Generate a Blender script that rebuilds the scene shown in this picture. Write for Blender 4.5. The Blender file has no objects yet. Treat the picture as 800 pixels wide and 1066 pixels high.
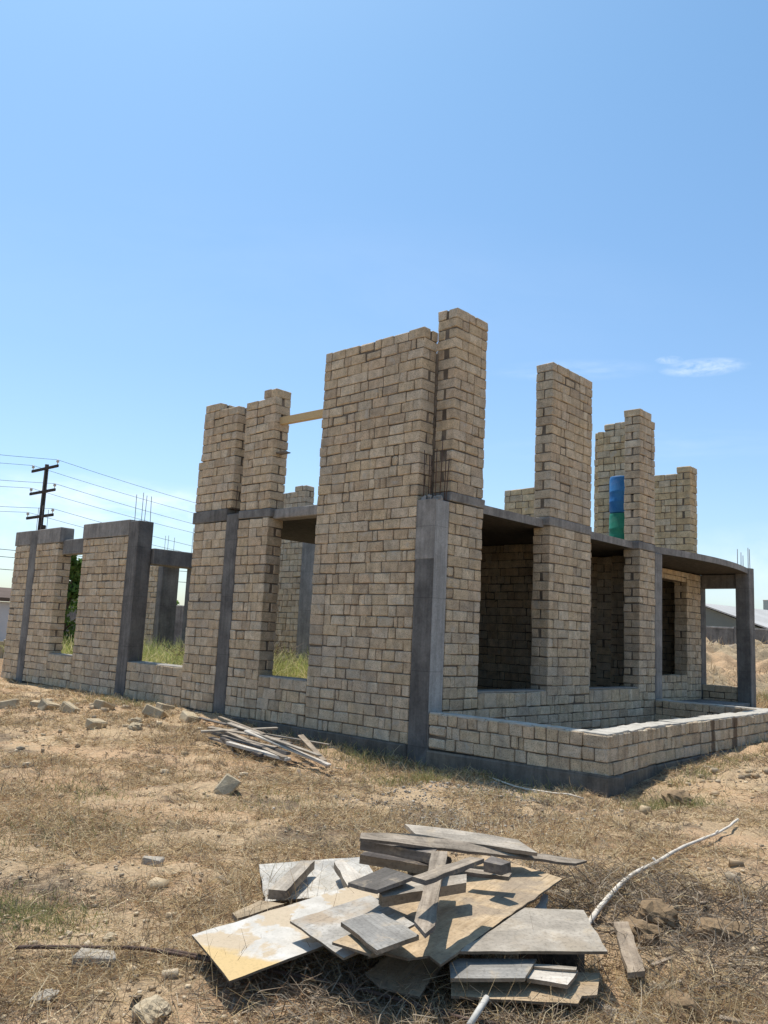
import bpy, math, random
import numpy as np
from mathutils import Vector, Matrix, noise as mnoise

R_ = math.radians
scene = bpy.context.scene
COL = scene.collection
random.seed(7)
rng = np.random.default_rng(7)

# ------------------------------------------------------------------ materials
MATS = {}


def new_mat(name):
    m = bpy.data.materials.new(name)
    m.use_nodes = True
    nt = m.node_tree
    b = nt.nodes["Principled BSDF"]
    b.inputs["Roughness"].default_value = 0.9
    b.inputs["Specular IOR Level"].default_value = 0.12
    MATS[name] = m
    return m, nt, b


def N(nt, t, **kw):
    n = nt.nodes.new(t)
    for k, v in kw.items():
        if hasattr(n, k):
            setattr(n, k, v)
        else:
            n.inputs[k.replace("_", " ")].default_value = v
    return n


def coords(nt, scale=(1, 1, 1)):
    tc = N(nt, "ShaderNodeTexCoord")
    mp = N(nt, "ShaderNodeMapping")
    mp.inputs["Scale"].default_value = scale
    nt.links.new(tc.outputs["Object"], mp.inputs["Vector"])
    return mp.outputs["Vector"]


def noise(nt, vec, scale, detail=4, rough=0.55, dist=0.0):
    n = N(nt, "ShaderNodeTexNoise")
    n.inputs["Scale"].default_value = scale
    n.inputs["Detail"].default_value = detail
    n.inputs["Roughness"].default_value = rough
    n.inputs["Distortion"].default_value = dist
    nt.links.new(vec, n.inputs["Vector"])
    return n.outputs["Fac"]


def ramp(nt, fac, stops, interp="LINEAR"):
    r = N(nt, "ShaderNodeValToRGB")
    e = r.color_ramp.elements
    r.color_ramp.interpolation = interp
    while len(e) < len(stops):
        e.new(0.5)
    for el, (p, c) in zip(e, stops):
        el.position = p
        if not isinstance(c, (tuple, list)):
            c = (c, c, c)
        el.color = (*c, 1)
    nt.links.new(fac, r.inputs["Fac"])
    return r.outputs["Color"]


def mix(nt, a, b, fac, mode="MIX"):
    m = N(nt, "ShaderNodeMix", data_type="RGBA", blend_type=mode)
    for i, v in ((6, a), (7, b)):
        if isinstance(v, (tuple, list)):
            m.inputs[i].default_value = (*v, 1)
        else:
            nt.links.new(v, m.inputs[i])
    if isinstance(fac, (int, float)):
        m.inputs[0].default_value = fac
    else:
        nt.links.new(fac, m.inputs[0])
    return m.outputs[2]


def bump(nt, bsdf, h, strength, dist=0.01):
    b = N(nt, "ShaderNodeBump")
    b.inputs["Strength"].default_value = strength
    b.inputs["Distance"].default_value = dist
    nt.links.new(h, b.inputs["Height"])
    nt.links.new(b.outputs["Normal"], bsdf.inputs["Normal"])


def island(nt):
    return N(nt, "ShaderNodeNewGeometry").outputs["Random Per Island"]


def stone_mat(name, pal, grey=0.5, drips=()):
    m, nt, b = new_mat(name)
    v = coords(nt)
    n = len(pal)
    c = ramp(nt, island(nt), [((i + 0.5) / n, p) for i, p in enumerate(pal)], "CONSTANT")
    # the weathering of single blocks: pale and brown clouds, pores of the shell stone, grey skin
    c = mix(nt, c, ramp(nt, noise(nt, v, 7, 5), [(0.28, 0.70), (0.72, 1.20)]), 0.9, "MULTIPLY")
    c = mix(nt, c, (0.35, 0.325, 0.285), ramp(nt, noise(nt, v, 0.55, 5, 0.6), [(0.50, 0.0), (0.70, grey * .8)]))
    c = mix(nt, c, ramp(nt, noise(nt, v, 55, 3, 0.7), [(0.34, 0.35), (0.50, 1.05)]), 0.8, "MULTIPLY")
    # mortar smeared over the faces and long rain streaks
    c = mix(nt, c, (0.46, 0.42, 0.36), ramp(nt, noise(nt, v, 4.5, 6, 0.65, 0.6), [(0.58, 0.0), (0.66, 0.55)]))
    vs = coords(nt, (5, 5, .35))
    c = mix(nt, c, ramp(nt, noise(nt, vs, 1.0, 5, 0.6), [(0.30, 0.72), (0.52, 1.0)]), 0.7, "MULTIPLY")
    for x0, wx in drips:                 # rusty water stains run down the wall here
        sp = N(nt, "ShaderNodeSeparateXYZ")
        nt.links.new(v, sp.inputs[0])
        ms = [N(nt, "ShaderNodeMath", operation=o) for o in ("SUBTRACT", "ABSOLUTE", "MULTIPLY_ADD")]
        nt.links.new(sp.outputs[0], ms[0].inputs[0])
        ms[0].inputs[1].default_value = x0
        nt.links.new(ms[0].outputs[0], ms[1].inputs[0])
        nt.links.new(noise(nt, v, 5, 4, 0.6), ms[2].inputs[0])
        ms[2].inputs[1].default_value = .10
        nt.links.new(ms[1].outputs[0], ms[2].inputs[2])
        c = mix(nt, c, (0.085, 0.05, 0.03), ramp(nt, ms[2].outputs[0], [(wx + .03, 0.8), (wx + .075, 0.0)]))
    nt.links.new(c, b.inputs["Base Color"])
    h1 = noise(nt, v, 45, 4, 0.7)
    bump(nt, b, h1, 1.0, 0.02)
    return m


SHELL = [(0.54, 0.42, 0.28), (0.60, 0.475, 0.325), (0.475, 0.36, 0.24), (0.56, 0.455, 0.335), (0.64, 0.525, 0.375), (0.505, 0.39, 0.255),
         (0.575, 0.44, 0.28), (0.505, 0.42, 0.31), (0.55, 0.415, 0.28), (0.41, 0.31, 0.21), (0.61, 0.505, 0.37)]
SHELL = [tuple(min(.70, .72 * v + .28 * m) * 1.07 for v, m in zip(p, (.56, .455, .32))) for p in SHELL]
stone_mat("shell_stone", SHELL, 0.6)
stone_mat("terrace_stone", SHELL, 0.35, drips=((4.5, .09), (5.6, .13)))
stone_mat("clean_stone", [(0.58, 0.44, 0.26), (0.62, 0.49, 0.31), (0.53, 0.39, 0.225), (0.59, 0.48, 0.33),
                          (0.50, 0.40, 0.27)], 0.2)


def plain_mat(name, c0, c1, scale=3, rough=0.9, bs=0.5, bscale=40, stains=None, aniso=None):
    m, nt, b = new_mat(name)
    v = coords(nt, aniso or (1, 1, 1))
    c = ramp(nt, noise(nt, v, scale, 6, 0.6), [(0.3, c0), (0.7, c1)])
    if stains:
        c = mix(nt, c, stains, ramp(nt, noise(nt, v, scale * 0.35, 5, 0.6), [(0.52, 0.0), (0.66, 0.8)]))
    if "concrete" in name:
        # joints of the formwork boards
        sx = N(nt, "ShaderNodeSeparateXYZ")
        nt.links.new(v, sx.inputs[0])
        pp = N(nt, "ShaderNodeMath", operation="PINGPONG")
        nt.links.new(sx.outputs[2], pp.inputs[0])
        pp.inputs[1].default_value = 0.62
        c = mix(nt, c, ramp(nt, pp.outputs[0], [(0.0, 0.62), (0.012, 1.0)]), 0.75, "MULTIPLY")
        vs = coords(nt, (9, 9, .5))
        c = mix(nt, c, ramp(nt, noise(nt, vs, 1.0, 5, 0.65), [(0.32, 0.62), (0.62, 1.15)]), 0.7, "MULTIPLY")
        c = mix(nt, c, ramp(nt, noise(nt, v, 14, 5, 0.7), [(0.3, 0.75), (0.7, 1.15)]), 0.7, "MULTIPLY")
    c = mix(nt, c, ramp(nt, noise(nt, v, bscale, 3, 0.7), [(0.3, 0.7), (0.55, 1.0)]), 0.6, "MULTIPLY")
    nt.links.new(c, b.inputs["Base Color"])
    b.inputs["Roughness"].default_value = rough
    bump(nt, b, noise(nt, v, bscale, 4, 0.65), bs, 0.01)
    return m


plain_mat("mortar", (0.085, 0.068, 0.052), (0.20, 0.165, 0.128), 6)
plain_mat("cap_mortar", (0.36, 0.33, 0.28), (0.50, 0.46, 0.40), 6, bscale=25, bs=1.0)
plain_mat("sill_mortar", (0.24, 0.22, 0.19), (0.34, 0.31, 0.27), 6, bscale=25, bs=1.0)
plain_mat("concrete", (0.20, 0.187, 0.17), (0.34, 0.32, 0.295), 2.2, stains=(0.17, 0.16, 0.15))
plain_mat("pale_concrete", (0.30, 0.29, 0.275), (0.42, 0.41, 0.39), 2.5, stains=(0.24, 0.235, 0.225))
plain_mat("dark_concrete", (0.095, 0.09, 0.085), (0.19, 0.18, 0.168), 2.0, stains=(0.21, 0.20, 0.185))
plain_mat("mid_concrete", (0.145, 0.138, 0.129), (0.25, 0.238, 0.222), 2.0, stains=(0.10, 0.096, 0.09))
plain_mat("plinth_concrete", (0.105, 0.094, 0.08), (0.19, 0.17, 0.145), 2.4, stains=(0.25, 0.2, 0.145))
plain_mat("shaded_soffit_concrete", (0.05, 0.045, 0.038), (0.115, 0.105, 0.09), 5, aniso=(0.6, 5, 1))  # slab underside, its shade put into the colour
plain_mat("rebar_steel", (0.07, 0.045, 0.036), (0.13, 0.085, 0.065), 12, rough=0.7)
plain_mat("galv_steel", (0.15, 0.12, 0.11), (0.22, 0.18, 0.165), 12, rough=0.6)
plain_mat("pole_wood", (0.035, 0.03, 0.027), (0.06, 0.05, 0.042), 5)
plain_mat("ceramic", (0.45, 0.42, 0.38), (0.55, 0.52, 0.48), 5, rough=0.3)
plain_mat("wire", (0.03, 0.03, 0.032), (0.05, 0.05, 0.052), 5)
plain_mat("new_timber", (0.50, 0.36, 0.19), (0.60, 0.45, 0.25), 6, aniso=(6, 0.6, 6))
plain_mat("drum_blue", (0.015, 0.10, 0.27), (0.045, 0.17, 0.36), 3, rough=0.5, bs=0.2, stains=(0.12, 0.19, 0.30))
plain_mat("drum_green", (0.012, 0.13, 0.085), (0.03, 0.20, 0.135), 3, rough=0.5, bs=0.2, stains=(0.09, 0.21, 0.15))
plain_mat("pvc", (0.44, 0.41, 0.36), (0.58, 0.55, 0.50), 8, rough=0.5, bs=0.1)
plain_mat("bare_stick", (0.50, 0.43, 0.34), (0.68, 0.61, 0.52), 14, bscale=60)
plain_mat("shed_roof", (0.40, 0.38, 0.35), (0.50, 0.48, 0.45), 0.4, rough=0.6, aniso=(1, 1, 1))
plain_mat("shed_roof_dark", (0.22, 0.22, 0.23), (0.28, 0.28, 0.29), 0.4, rough=0.6)
plain_mat("shed_wall", (0.14, 0.16, 0.15), (0.19, 0.205, 0.19), 0.5)
plain_mat("green_wall", (0.33, 0.38, 0.35), (0.38, 0.43, 0.40), 0.3)
plain_mat("white_plaster", (0.52, 0.52, 0.53), (0.62, 0.62, 0.63), 0.6)
plain_mat("brown_roof", (0.10, 0.07, 0.055), (0.15, 0.11, 0.09), 1.0)
plain_mat("bark", (0.10, 0.075, 0.05), (0.16, 0.12, 0.085), 6)
plain_mat("clay_clod", (0.17, 0.115, 0.065), (0.30, 0.205, 0.12), 6, bs=1.0)
plain_mat("rubble_stone", (0.36, 0.28, 0.18), (0.50, 0.41, 0.28), 7, bs=0.9)
plain_mat("brick_grey", (0.30, 0.255, 0.20), (0.42, 0.37, 0.30), 9, bs=1.0)


def wood_mat(name, c0, c1, dark=0.55, stains=None):
    m, nt, b = new_mat(name)
    tc = N(nt, "ShaderNodeTexCoord")
    mp = N(nt, "ShaderNodeMapping")
    mp.inputs["Scale"].default_value = (3.0, 6, 6) if name.startswith("ply") and name != "ply_tan" else (2.0, 26, 26)
    nt.links.new(tc.outputs["Object"], mp.inputs["Vector"])
    g = noise(nt, mp.outputs["Vector"], 1.4, 6, 0.65, 0.4)
    c = ramp(nt, g, [(0.32, c0), (0.68, c1)])
    v2 = tc.outputs["Object"]
    c = mix(nt, c, ramp(nt, noise(nt, v2, 3.5, 5, 0.6), [(0.35, dark), (0.62, 1.08)]), 0.8, "MULTIPLY")
    if stains:
        c = mix(nt, c, stains, ramp(nt, noise(nt, v2, 2.4, 6, 0.62, 0.5), [(0.5, 0.0), (0.6, 0.85)]))
    # dust, mud splashes and dark cracks along the grain
    c = mix(nt, c, (0.40, 0.315, 0.215), ramp(nt, noise(nt, v2, 6, 7, 0.7, 0.4), [(0.55, 0.0), (0.68, 0.55)]))
    c = mix(nt, c, ramp(nt, noise(nt, v2, 45, 3, 0.7), [(0.32, 0.5), (0.5, 1.0)]), 0.6, "MULTIPLY")
    mp2 = N(nt, "ShaderNodeMapping")
    mp2.inputs["Scale"].default_value = (1.2, 38, 38)
    nt.links.new(v2, mp2.inputs["Vector"])
    c = mix(nt, c, ramp(nt, noise(nt, mp2.outputs["Vector"], 1.0, 4, 0.6, 0.2), [(0.30, 0.25), (0.37, 1.0)]), 0.65, "MULTIPLY")
    nt.links.new(c, b.inputs["Base Color"])
    b.inputs["Roughness"].default_value = 0.8
    bump(nt, b, g, 0.5, 0.004)
    return m


wood_mat("wood_grey", (0.21, 0.165, 0.122), (0.40, 0.33, 0.255))
wood_mat("wood_pale", (0.28, 0.235, 0.185), (0.46, 0.40, 0.325))
wood_mat("wood_white", (0.42, 0.37, 0.31), (0.60, 0.54, 0.46), 0.7)
wood_mat("wood_tan", (0.30, 0.22, 0.14), (0.42, 0.33, 0.22))
wood_mat("wood_brown", (0.24, 0.18, 0.125), (0.36, 0.285, 0.21))
wood_mat("wood_dark", (0.13, 0.11, 0.095), (0.22, 0.19, 0.165))
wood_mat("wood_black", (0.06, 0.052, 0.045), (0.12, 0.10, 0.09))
wood_mat("ply_grey", (0.36, 0.33, 0.28), (0.54, 0.50, 0.44), 0.75, stains=(0.30, 0.28, 0.25))
wood_mat("ply_grey2", (0.28, 0.24, 0.19), (0.45, 0.39, 0.315), 0.7, stains=(0.30, 0.245, 0.18))
wood_mat("ply_stain", (0.32, 0.29, 0.25), (0.48, 0.44, 0.385), 0.6, stains=(0.33, 0.25, 0.17))
wood_mat("ply_tan", (0.36, 0.255, 0.15), (0.52, 0.39, 0.25), 0.6, stains=(0.27, 0.21, 0.15))
wood_mat("ply_edge", (0.14, 0.11, 0.08), (0.24, 0.19, 0.14))
wood_mat("board_slate", (0.19, 0.175, 0.155), (0.31, 0.29, 0.26), 0.7)
wood_mat("board_dark", (0.095, 0.083, 0.07), (0.15, 0.132, 0.115), 0.7)


def patch_ply():
    """Grey film faced plywood, the film gone in a tan patch and over one yellow corner (object axes: x along the sheet)."""
    m, nt, b = new_mat("ply_patch")
    tc = N(nt, "ShaderNodeTexCoord")
    v = tc.outputs["Object"]
    c = ramp(nt, noise(nt, v, 5, 6, 0.65), [(0.3, (0.38, 0.345, 0.295)), (0.7, (0.56, 0.52, 0.46))])
    sx = N(nt, "ShaderNodeSeparateXYZ")
    nt.links.new(v, sx.inputs[0])
    ab = N(nt, "ShaderNodeMath", operation="ABSOLUTE")
    nt.links.new(sx.outputs[1], ab.inputs[0])
    w1 = N(nt, "ShaderNodeMath", operation="MULTIPLY_ADD")
    nt.links.new(ab.outputs[0], w1.inputs[0])
    w1.inputs[1].default_value = -.42
    nt.links.new(sx.outputs[0], w1.inputs[2])
    wob = N(nt, "ShaderNodeMath", operation="MULTIPLY_ADD")
    nt.links.new(noise(nt, v, 5, 5, 0.6), wob.inputs[0])
    wob.inputs[1].default_value = 0.30
    nt.links.new(w1.outputs[0], wob.inputs[2])
    corner = ramp(nt, wob.outputs[0], [(0.02, 1.0), (0.10, 0.0)])
    tan = ramp(nt, noise(nt, v, 2.6, 6, 0.6, 0.3), [(0.50, 0.0), (0.54, 0.85)])
    c = mix(nt, c, (0.43, 0.33, 0.215), tan)
    c = mix(nt, c, (0.50, 0.355, 0.17), corner)
    c = mix(nt, c, ramp(nt, noise(nt, v, 60, 3, 0.7), [(0.3, 0.65), (0.5, 1.0)]), 0.5, "MULTIPLY")
    nt.links.new(c, b.inputs["Base Color"])
    b.inputs["Roughness"].default_value = 0.7


patch_ply()


def soil_mat(name, sandy=(0.53, 0.385, 0.235), dry=(0.39, 0.275, 0.165), litter=(0.17, 0.125, 0.085)):
    m, nt, b = new_mat(name)
    v = coords(nt)
    c = ramp(nt, noise(nt, v, 0.9, 7, 0.65), [(0.30, dry), (0.62, sandy)])
    c = mix(nt, c, litter, ramp(nt, noise(nt, v, 0.8, 8, 0.72, 0.6), [(0.50, 0.0), (0.585, 0.85)]))
    c = mix(nt, c, (0.52, 0.335, 0.195), ramp(nt, noise(nt, v, 0.42, 6, 0.65, 0.8), [(0.48, 0.0), (0.60, 0.7)]))
    c = mix(nt, c, (0.26, 0.245, 0.235), ramp(nt, noise(nt, v, 0.33, 6, 0.7), [(0.60, 0.0), (0.70, 0.55)]))
    c = mix(nt, c, ramp(nt, noise(nt, v, 26, 6, 0.75), [(0.30, 0.55), (0.58, 1.12)]), 0.85, "MULTIPLY")
    nt.links.new(c, b.inputs["Base Color"])
    b.inputs["Roughness"].default_value = 1.0
    a = N(nt, "ShaderNodeMath", operation="MULTIPLY_ADD")
    nt.links.new(noise(nt, v, 60, 5, 0.75), a.inputs[0])
    a.inputs[1].default_value = 0.35
    nt.links.new(noise(nt, v, 11, 6, 0.7), a.inputs[2])
    bump(nt, b, a.outputs[0], 1.0, 0.05)


soil_mat("soil")
soil_mat("heap_soil", (0.42, 0.32, 0.20), (0.36, 0.275, 0.18), (0.31, 0.235, 0.15))


def blade_mat(name, pal, trans=0.25):
    m, nt, b = new_mat(name)
    n = len(pal)
    c = ramp(nt, island(nt), [(i / n, p) for i, p in enumerate(pal)], "CONSTANT")
    nt.links.new(c, b.inputs["Base Color"])
    b.inputs["Roughness"].default_value = 0.7
    t = N(nt, "ShaderNodeBsdfTranslucent")
    nt.links.new(c, t.inputs["Color"])
    ms = N(nt, "ShaderNodeMixShader")
    ms.inputs[0].default_value = trans
    nt.links.new(b.outputs[0], ms.inputs[1])
    nt.links.new(t.outputs[0], ms.inputs[2])
    nt.links.new(ms.outputs[0], nt.nodes["Material Output"].inputs["Surface"])


blade_mat("straw", [(0.57, 0.42, 0.22), (0.43, 0.30, 0.155), (0.70, 0.56, 0.34), (0.24, 0.165, 0.10), (0.50, 0.37, 0.205),
                    (0.14, 0.10, 0.068), (0.64, 0.52, 0.34), (0.37, 0.225, 0.125)])
blade_mat("weed_green", [(0.19, 0.21, 0.07), (0.25, 0.25, 0.10), (0.15, 0.18, 0.06), (0.36, 0.31, 0.15), (0.42, 0.34, 0.18), (0.30, 0.27, 0.12)], 0.35)
blade_mat("tall_grass", [(0.25, 0.31, 0.08), (0.37, 0.42, 0.12), (0.52, 0.50, 0.20), (0.62, 0.55, 0.28), (0.42, 0.46, 0.15), (0.64, 0.57, 0.34), (0.20, 0.23, 0.08)], 0.45)
blade_mat("leaf_green", [(0.08, 0.14, 0.035), (0.11, 0.19, 0.045), (0.15, 0.23, 0.055), (0.09, 0.16, 0.045), (0.21, 0.28, 0.08)], 0.5)
blade_mat("twig", [(0.17, 0.125, 0.085), (0.24, 0.18, 0.125), (0.13, 0.098, 0.07), (0.30, 0.24, 0.17)], 0.0)


# ------------------------------------------------------------------ objects
def props(o, label=None, cat=None, group=None, kind=None):
    for k, v in (("label", label), ("category", cat), ("group", group), ("kind", kind)):
        if v:
            o[k] = v
    return o


def empty(name, loc, label=None, cat=None, group=None, rz=0):
    o = bpy.data.objects.new(name, None)
    COL.objects.link(o)
    o.location = loc
    o.rotation_euler = (0, 0, rz)
    o.empty_display_size = 0.2
    return props(o, label, cat, group)


def link_mesh(name, verts, faces, mats, parent=None, loc=None, midx=None, smooth=False):
    me = bpy.data.meshes.new(name)
    me.from_pydata([tuple(map(float, v)) for v in verts], [], [tuple(map(int, f)) for f in faces])
    for m in ([mats] if isinstance(mats, str) else mats):
        me.materials.append(MATS[m])
    if midx is not None:
        me.polygons.foreach_set("material_index", np.array(midx, np.int32))
    if smooth:
        me.polygons.foreach_set("use_smooth", np.ones(len(me.polygons), bool))
    me.update()
    o = bpy.data.objects.new(name, me)
    COL.objects.link(o)
    if parent is not None:
        o.parent = parent
    if loc is not None:
        o.location = loc
    return o


def fast_mesh(name, V, nper, quads_per, mat, loc=(0, 0, 0)):
    """V: (n, nper, 3) vertices of n islands; quads_per: quad indices inside an island."""
    n = len(V)
    q = np.array(quads_per)
    F = (np.arange(n)[:, None, None] * nper + q[None]).reshape(-1, q.shape[1])
    me = bpy.data.meshes.new(name)
    me.vertices.add(n * nper)
    me.vertices.foreach_set("co", V.reshape(-1).astype(np.float32))
    me.loops.add(F.size)
    me.loops.foreach_set("vertex_index", F.reshape(-1).astype(np.int32))
    me.polygons.add(len(F))
    me.polygons.foreach_set("loop_start", np.arange(0, F.size, q.shape[1], dtype=np.int32))
    me.materials.append(MATS[mat])
    me.update(calc_edges=True)
    o = bpy.data.objects.new(name, me)
    COL.objects.link(o)
    o.location = loc
    return o


# chamfered box template -------------------------------------------------------
_corners = [(x, y, z) for x in (-1, 1) for y in (-1, 1) for z in (-1, 1)]
_cid = {c: i for i, c in enumerate(_corners)}


def _template():
    faces = []
    pos = np.zeros((24, 3))
    for ci, c in enumerate(_corners):
        for a in range(3):
            p = np.array(c, float) * 0.8
            p[a] = c[a]
            pos[ci * 3 + a] = p
    for a in range(3):
        o1, o2 = [i for i in range(3) if i != a]
        for s in (-1, 1):
            f = []
            for u, v in ((-1, -1), (1, -1), (1, 1), (-1, 1)):
                c = [0, 0, 0]
                c[a], c[o1], c[o2] = s, u, v
                f.append(_cid[tuple(c)] * 3 + a)
            faces.append(f)
    for e in range(3):
        p, q = [i for i in range(3) if i != e]
        for sp in (-1, 1):
            for sq in (-1, 1):
                c1, c2 = [0, 0, 0], [0, 0, 0]
                for c, se in ((c1, -1), (c2, 1)):
                    c[e], c[p], c[q] = se, sp, sq
                a1, a2 = _cid[tuple(c1)] * 3, _cid[tuple(c2)] * 3
                faces.append([a1 + p, a1 + q, a2 + q, a2 + p])
    for ci in range(8):
        faces.append([ci * 3, ci * 3 + 1, ci * 3 + 2])
    out = []
    for f in faces:
        P = pos[f]
        nrm = np.cross(P[1] - P[0], P[2] - P[0])
        out.append(f if nrm @ P.mean(0) > 0 else f[::-1])
    return out


TF = _template()
CS = np.array([c for c in _corners for _ in range(3)], float)
AX = np.array([a for _ in _corners for a in range(3)])


def cbox(lo, hi, ch, jit=0.0):
    lo, hi = np.minimum(lo, hi), np.maximum(lo, hi)
    c, h = (lo + hi) / 2, (hi - lo) / 2
    ch = min(ch, h.min() * 0.45)
    off = np.full((24, 3), ch)
    off[np.arange(24), AX] = 0
    v = c + CS * (h - off)
    if jit:
        v = v + np.repeat(rng.normal(0, jit, (8, 3)), 3, 0) + rng.normal(0, jit * 0.45, (24, 3))
    return v


class MB:
    def __init__(self):
        self.v, self.f, self.m = [], [], []
        self.n = 0

    def add(self, verts, faces, m=0):
        self.v.append(np.asarray(verts, float))
        for f in faces:
            self.f.append([i + self.n for i in f])
            self.m.append(m)
        self.n += len(verts)

    def box(self, lo, hi, ch=0.012, jit=0.0, m=0):
        self.add(cbox(np.array(lo, float), np.array(hi, float), ch, jit), TF, m)

    def tube(self, pts, r, seg=8, m=0, cap=True):
        pts = [Vector(p) for p in pts]
        rr = r if isinstance(r, (list, tuple)) else [r] * len(pts)
        vs, fs = [], []
        ref = Vector((0.31, 0.17, 0.93))
        for i, p in enumerate(pts):
            d = (pts[min(i + 1, len(pts) - 1)] - pts[max(i - 1, 0)]).normalized()
            if abs(d.dot(ref)) > 0.95:
                ref = Vector((1, 0.1, 0))
            a = d.cross(ref).normalized()
            b = d.cross(a)
            for k in range(seg):
                t = 2 * math.pi * k / seg
                vs.append(p + (a * math.cos(t) + b * math.sin(t)) * rr[i])
        for i in range(len(pts) - 1):
            for k in range(seg):
                k2 = (k + 1) % seg
                fs.append([i * seg + k, i * seg + k2, (i + 1) * seg + k2, (i + 1) * seg + k])
        if cap:
            fs.append(list(range(seg))[::-1])
            fs.append([(len(pts) - 1) * seg + k for k in range(seg)])
        self.add(vs, fs, m)

    def prism(self, top, normal_down, th, m=0, m_side=None):
        top = [np.array(p, float) for p in top]
        d = np.array(normal_down, float) * th
        n = len(top)
        area = sum(top[i][0] * top[(i + 1) % n][1] - top[(i + 1) % n][0] * top[i][1] for i in range(n))
        if area < 0:
            top = top[::-1]
        vs = top + [p + d for p in top]
        self.add(vs, [list(range(n))], m)
        # sides and bottom as their own faces
        base = self.n - 2 * n
        for i in range(n):
            j = (i + 1) % n
            self.f.append([base + i, base + n + i, base + n + j, base + j])
            self.m.append(m if m_side is None else m_side)
        self.f.append([base + n + i for i in range(n)][::-1])
        self.m.append(m)

    def warp(self, fn):
        self.v = [fn(v) for v in self.v]

    def build(self, name, mats, parent=None, loc=None, smooth=False):
        V = np.concatenate(self.v)
        if loc is not None:
            V = V - np.array(loc)
        return link_mesh(name, V, self.f, mats, parent, loc, self.m, smooth)


# ------------------------------------------------------------------ ground height
_CTRL = [(-10.9, -9, .14), (-9.2, -6.5, .0), (-8.5, -4, -.08), (-7.5, -2.2, -.11), (-6.5, -5, -.13), (-6.0, -4.2, -.13), (-7.4, -5.6, -.13),
         (-6.2, -6.3, -.12), (-7.0, -6.6, -.10), (-5.2, -6.6, -.06), (-4.2, -5.6, -.02),
         (0, 0, -.33), (0, -1.6, -.32), (0, -3.3, -.29), (0, 3, -.24), (0, 6.7, -.03), (0, 9, -.01), (0, 12, -.01), (0, 17, -.04), (-3, 5, -.05), (-3, 2, -.12),
         (-4, 9, .03), (-4, 0, -.17), (-3, 7.4, .0), (1.3, -3.3, -.21), (2.2, -3.4, -.13), (3.4, -3.3, -.09), (4.5, -3.5, -.05), (7, -3.3, .0), (3, -4.3, .0), (6, -4.6, .12), (9.5, -3, .05), (5, -6, .12),
         (1, -5, -.1), (-1.6, -5.7, .0), (-2.6, -3.2, -.22), (-2, -6.8, .05), (-15, 5, .1), (-8, 4, .0), (10, -10, .3), (16, 0, .1), (20, -5, .3), (12, 8, .0), (5, 25, 0), (-8, 20, .05)]
_CT = np.array(_CTRL)


def ground(x, y):
    x = np.asarray(x, float)
    y = np.asarray(y, float)
    d2 = (x[..., None] - _CT[:, 0]) ** 2 + (y[..., None] - _CT[:, 1]) ** 2
    w = 1 / (d2 + 0.25) ** 1.6
    z = (w * _CT[:, 2]).sum(-1) / w.sum(-1)
    far = np.clip((np.hypot(x, y) - 35) / 60, 0, 1)
    return z * (1 - far)


def ground_fine(x, y):
    z = float(ground(x, y))
    d = math.hypot(x + 5, y + 3)
    if d < 60:
        a = 0.040 * mnoise.noise(Vector((x * 0.9, y * 0.9, 3.1))) + 0.046 * mnoise.noise(Vector((x * 2.7, y * 2.7, 8.2))) \
            + 0.036 * mnoise.noise(Vector((x * 7, y * 7, 1.2))) + 0.018 * mnoise.noise(Vector((x * 19, y * 19, 5.2)))
        # the dug-up soil to the right of the boards
        k = math.exp(-(((x + 4.9) / 1.1) ** 2 + ((y + 6.7) / 0.9) ** 2))
        a += k * (0.10 * mnoise.noise(Vector((x * 3.1, y * 3.1, 20))) + 0.05 * mnoise.noise(Vector((x * 7, y * 7, 30))))
        # heaped edge before the low left wall
        k2 = math.exp(-(((x + 2.6) / 1.6) ** 2 + ((y - 6.6) / 2.2) ** 2))
        a += k2 * (0.10 + 0.12 * mnoise.noise(Vector((x * 1.7, y * 1.7, 40))))
        # bank of sandy soil right of the terrace
        k3 = math.exp(-(((x - 3.0) / 2.6) ** 2 + ((y + 5.6) / 1.2) ** 2))
        a += k3 * (0.10 + 0.10 * mnoise.noise(Vector((x * 1.4, y * 1.4, 50))))
        # loose spoil against the foot of the terrace wall
        k4 = math.exp(-((y + 3.75) / .55) ** 2) * min(1, max(0, (x - .6) / 1.5))
        a += k4 * (0.05 + 0.10 * mnoise.noise(Vector((x * 2.1, y * 2.1, 60))) + .04 * mnoise.noise(Vector((x * 6, y * 6, 61))))
        # soil and rubble thrown against the left foot of the house
        k5 = math.exp(-((x + .28) / .28) ** 2) * (1 if -3.2 < y < 10 else 0)
        a += k5 * (.02 + .11 * max(-.25, mnoise.noise(Vector((x * 2.4, y * 1.6, 70)))) + .05 * mnoise.noise(Vector((x * 6, y * 6, 71))))
        if -9 < x < -4.4 and -7.3 < y < -3.6:
            a *= 0.6
        z += a
    return z


nG = 440
u = np.linspace(-1, 1, nG)
warp = lambda t: 2.2 * np.sinh(7.3 * t)
gx, gy = -4.5 + warp(u), -3.0 + warp(u)
gv = [(x, y, ground_fine(x, y)) for y in gy for x in gx]
gf = [(j * nG + i, j * nG + i + 1, (j + 1) * nG + i + 1, (j + 1) * nG + i) for j in range(nG - 1) for i in range(nG - 1)]
g_o = link_mesh("ground", gv, gf, "soil", smooth=True)
props(g_o, "sandy brown building plot with dry grass and litter", "ground", kind="structure")

# ------------------------------------------------------------------ the camera's place and the light's strength
CAM_POS = (-10.898311, -9.001915, 1.811778)
CAM_F = (0.721315, 0.676802, 0.147122)
CAM_R = (0.678424, -0.733187, 0.04666)
CAM_U = (-0.139447, -0.066155, 0.988017)
SUN_E, SKY_S, EXPO = 3.5, 0.108, 0.72
SKY_AIR, SKY_DUST, SKY_OZ = 1.0, 1.0, 0.8

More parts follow.
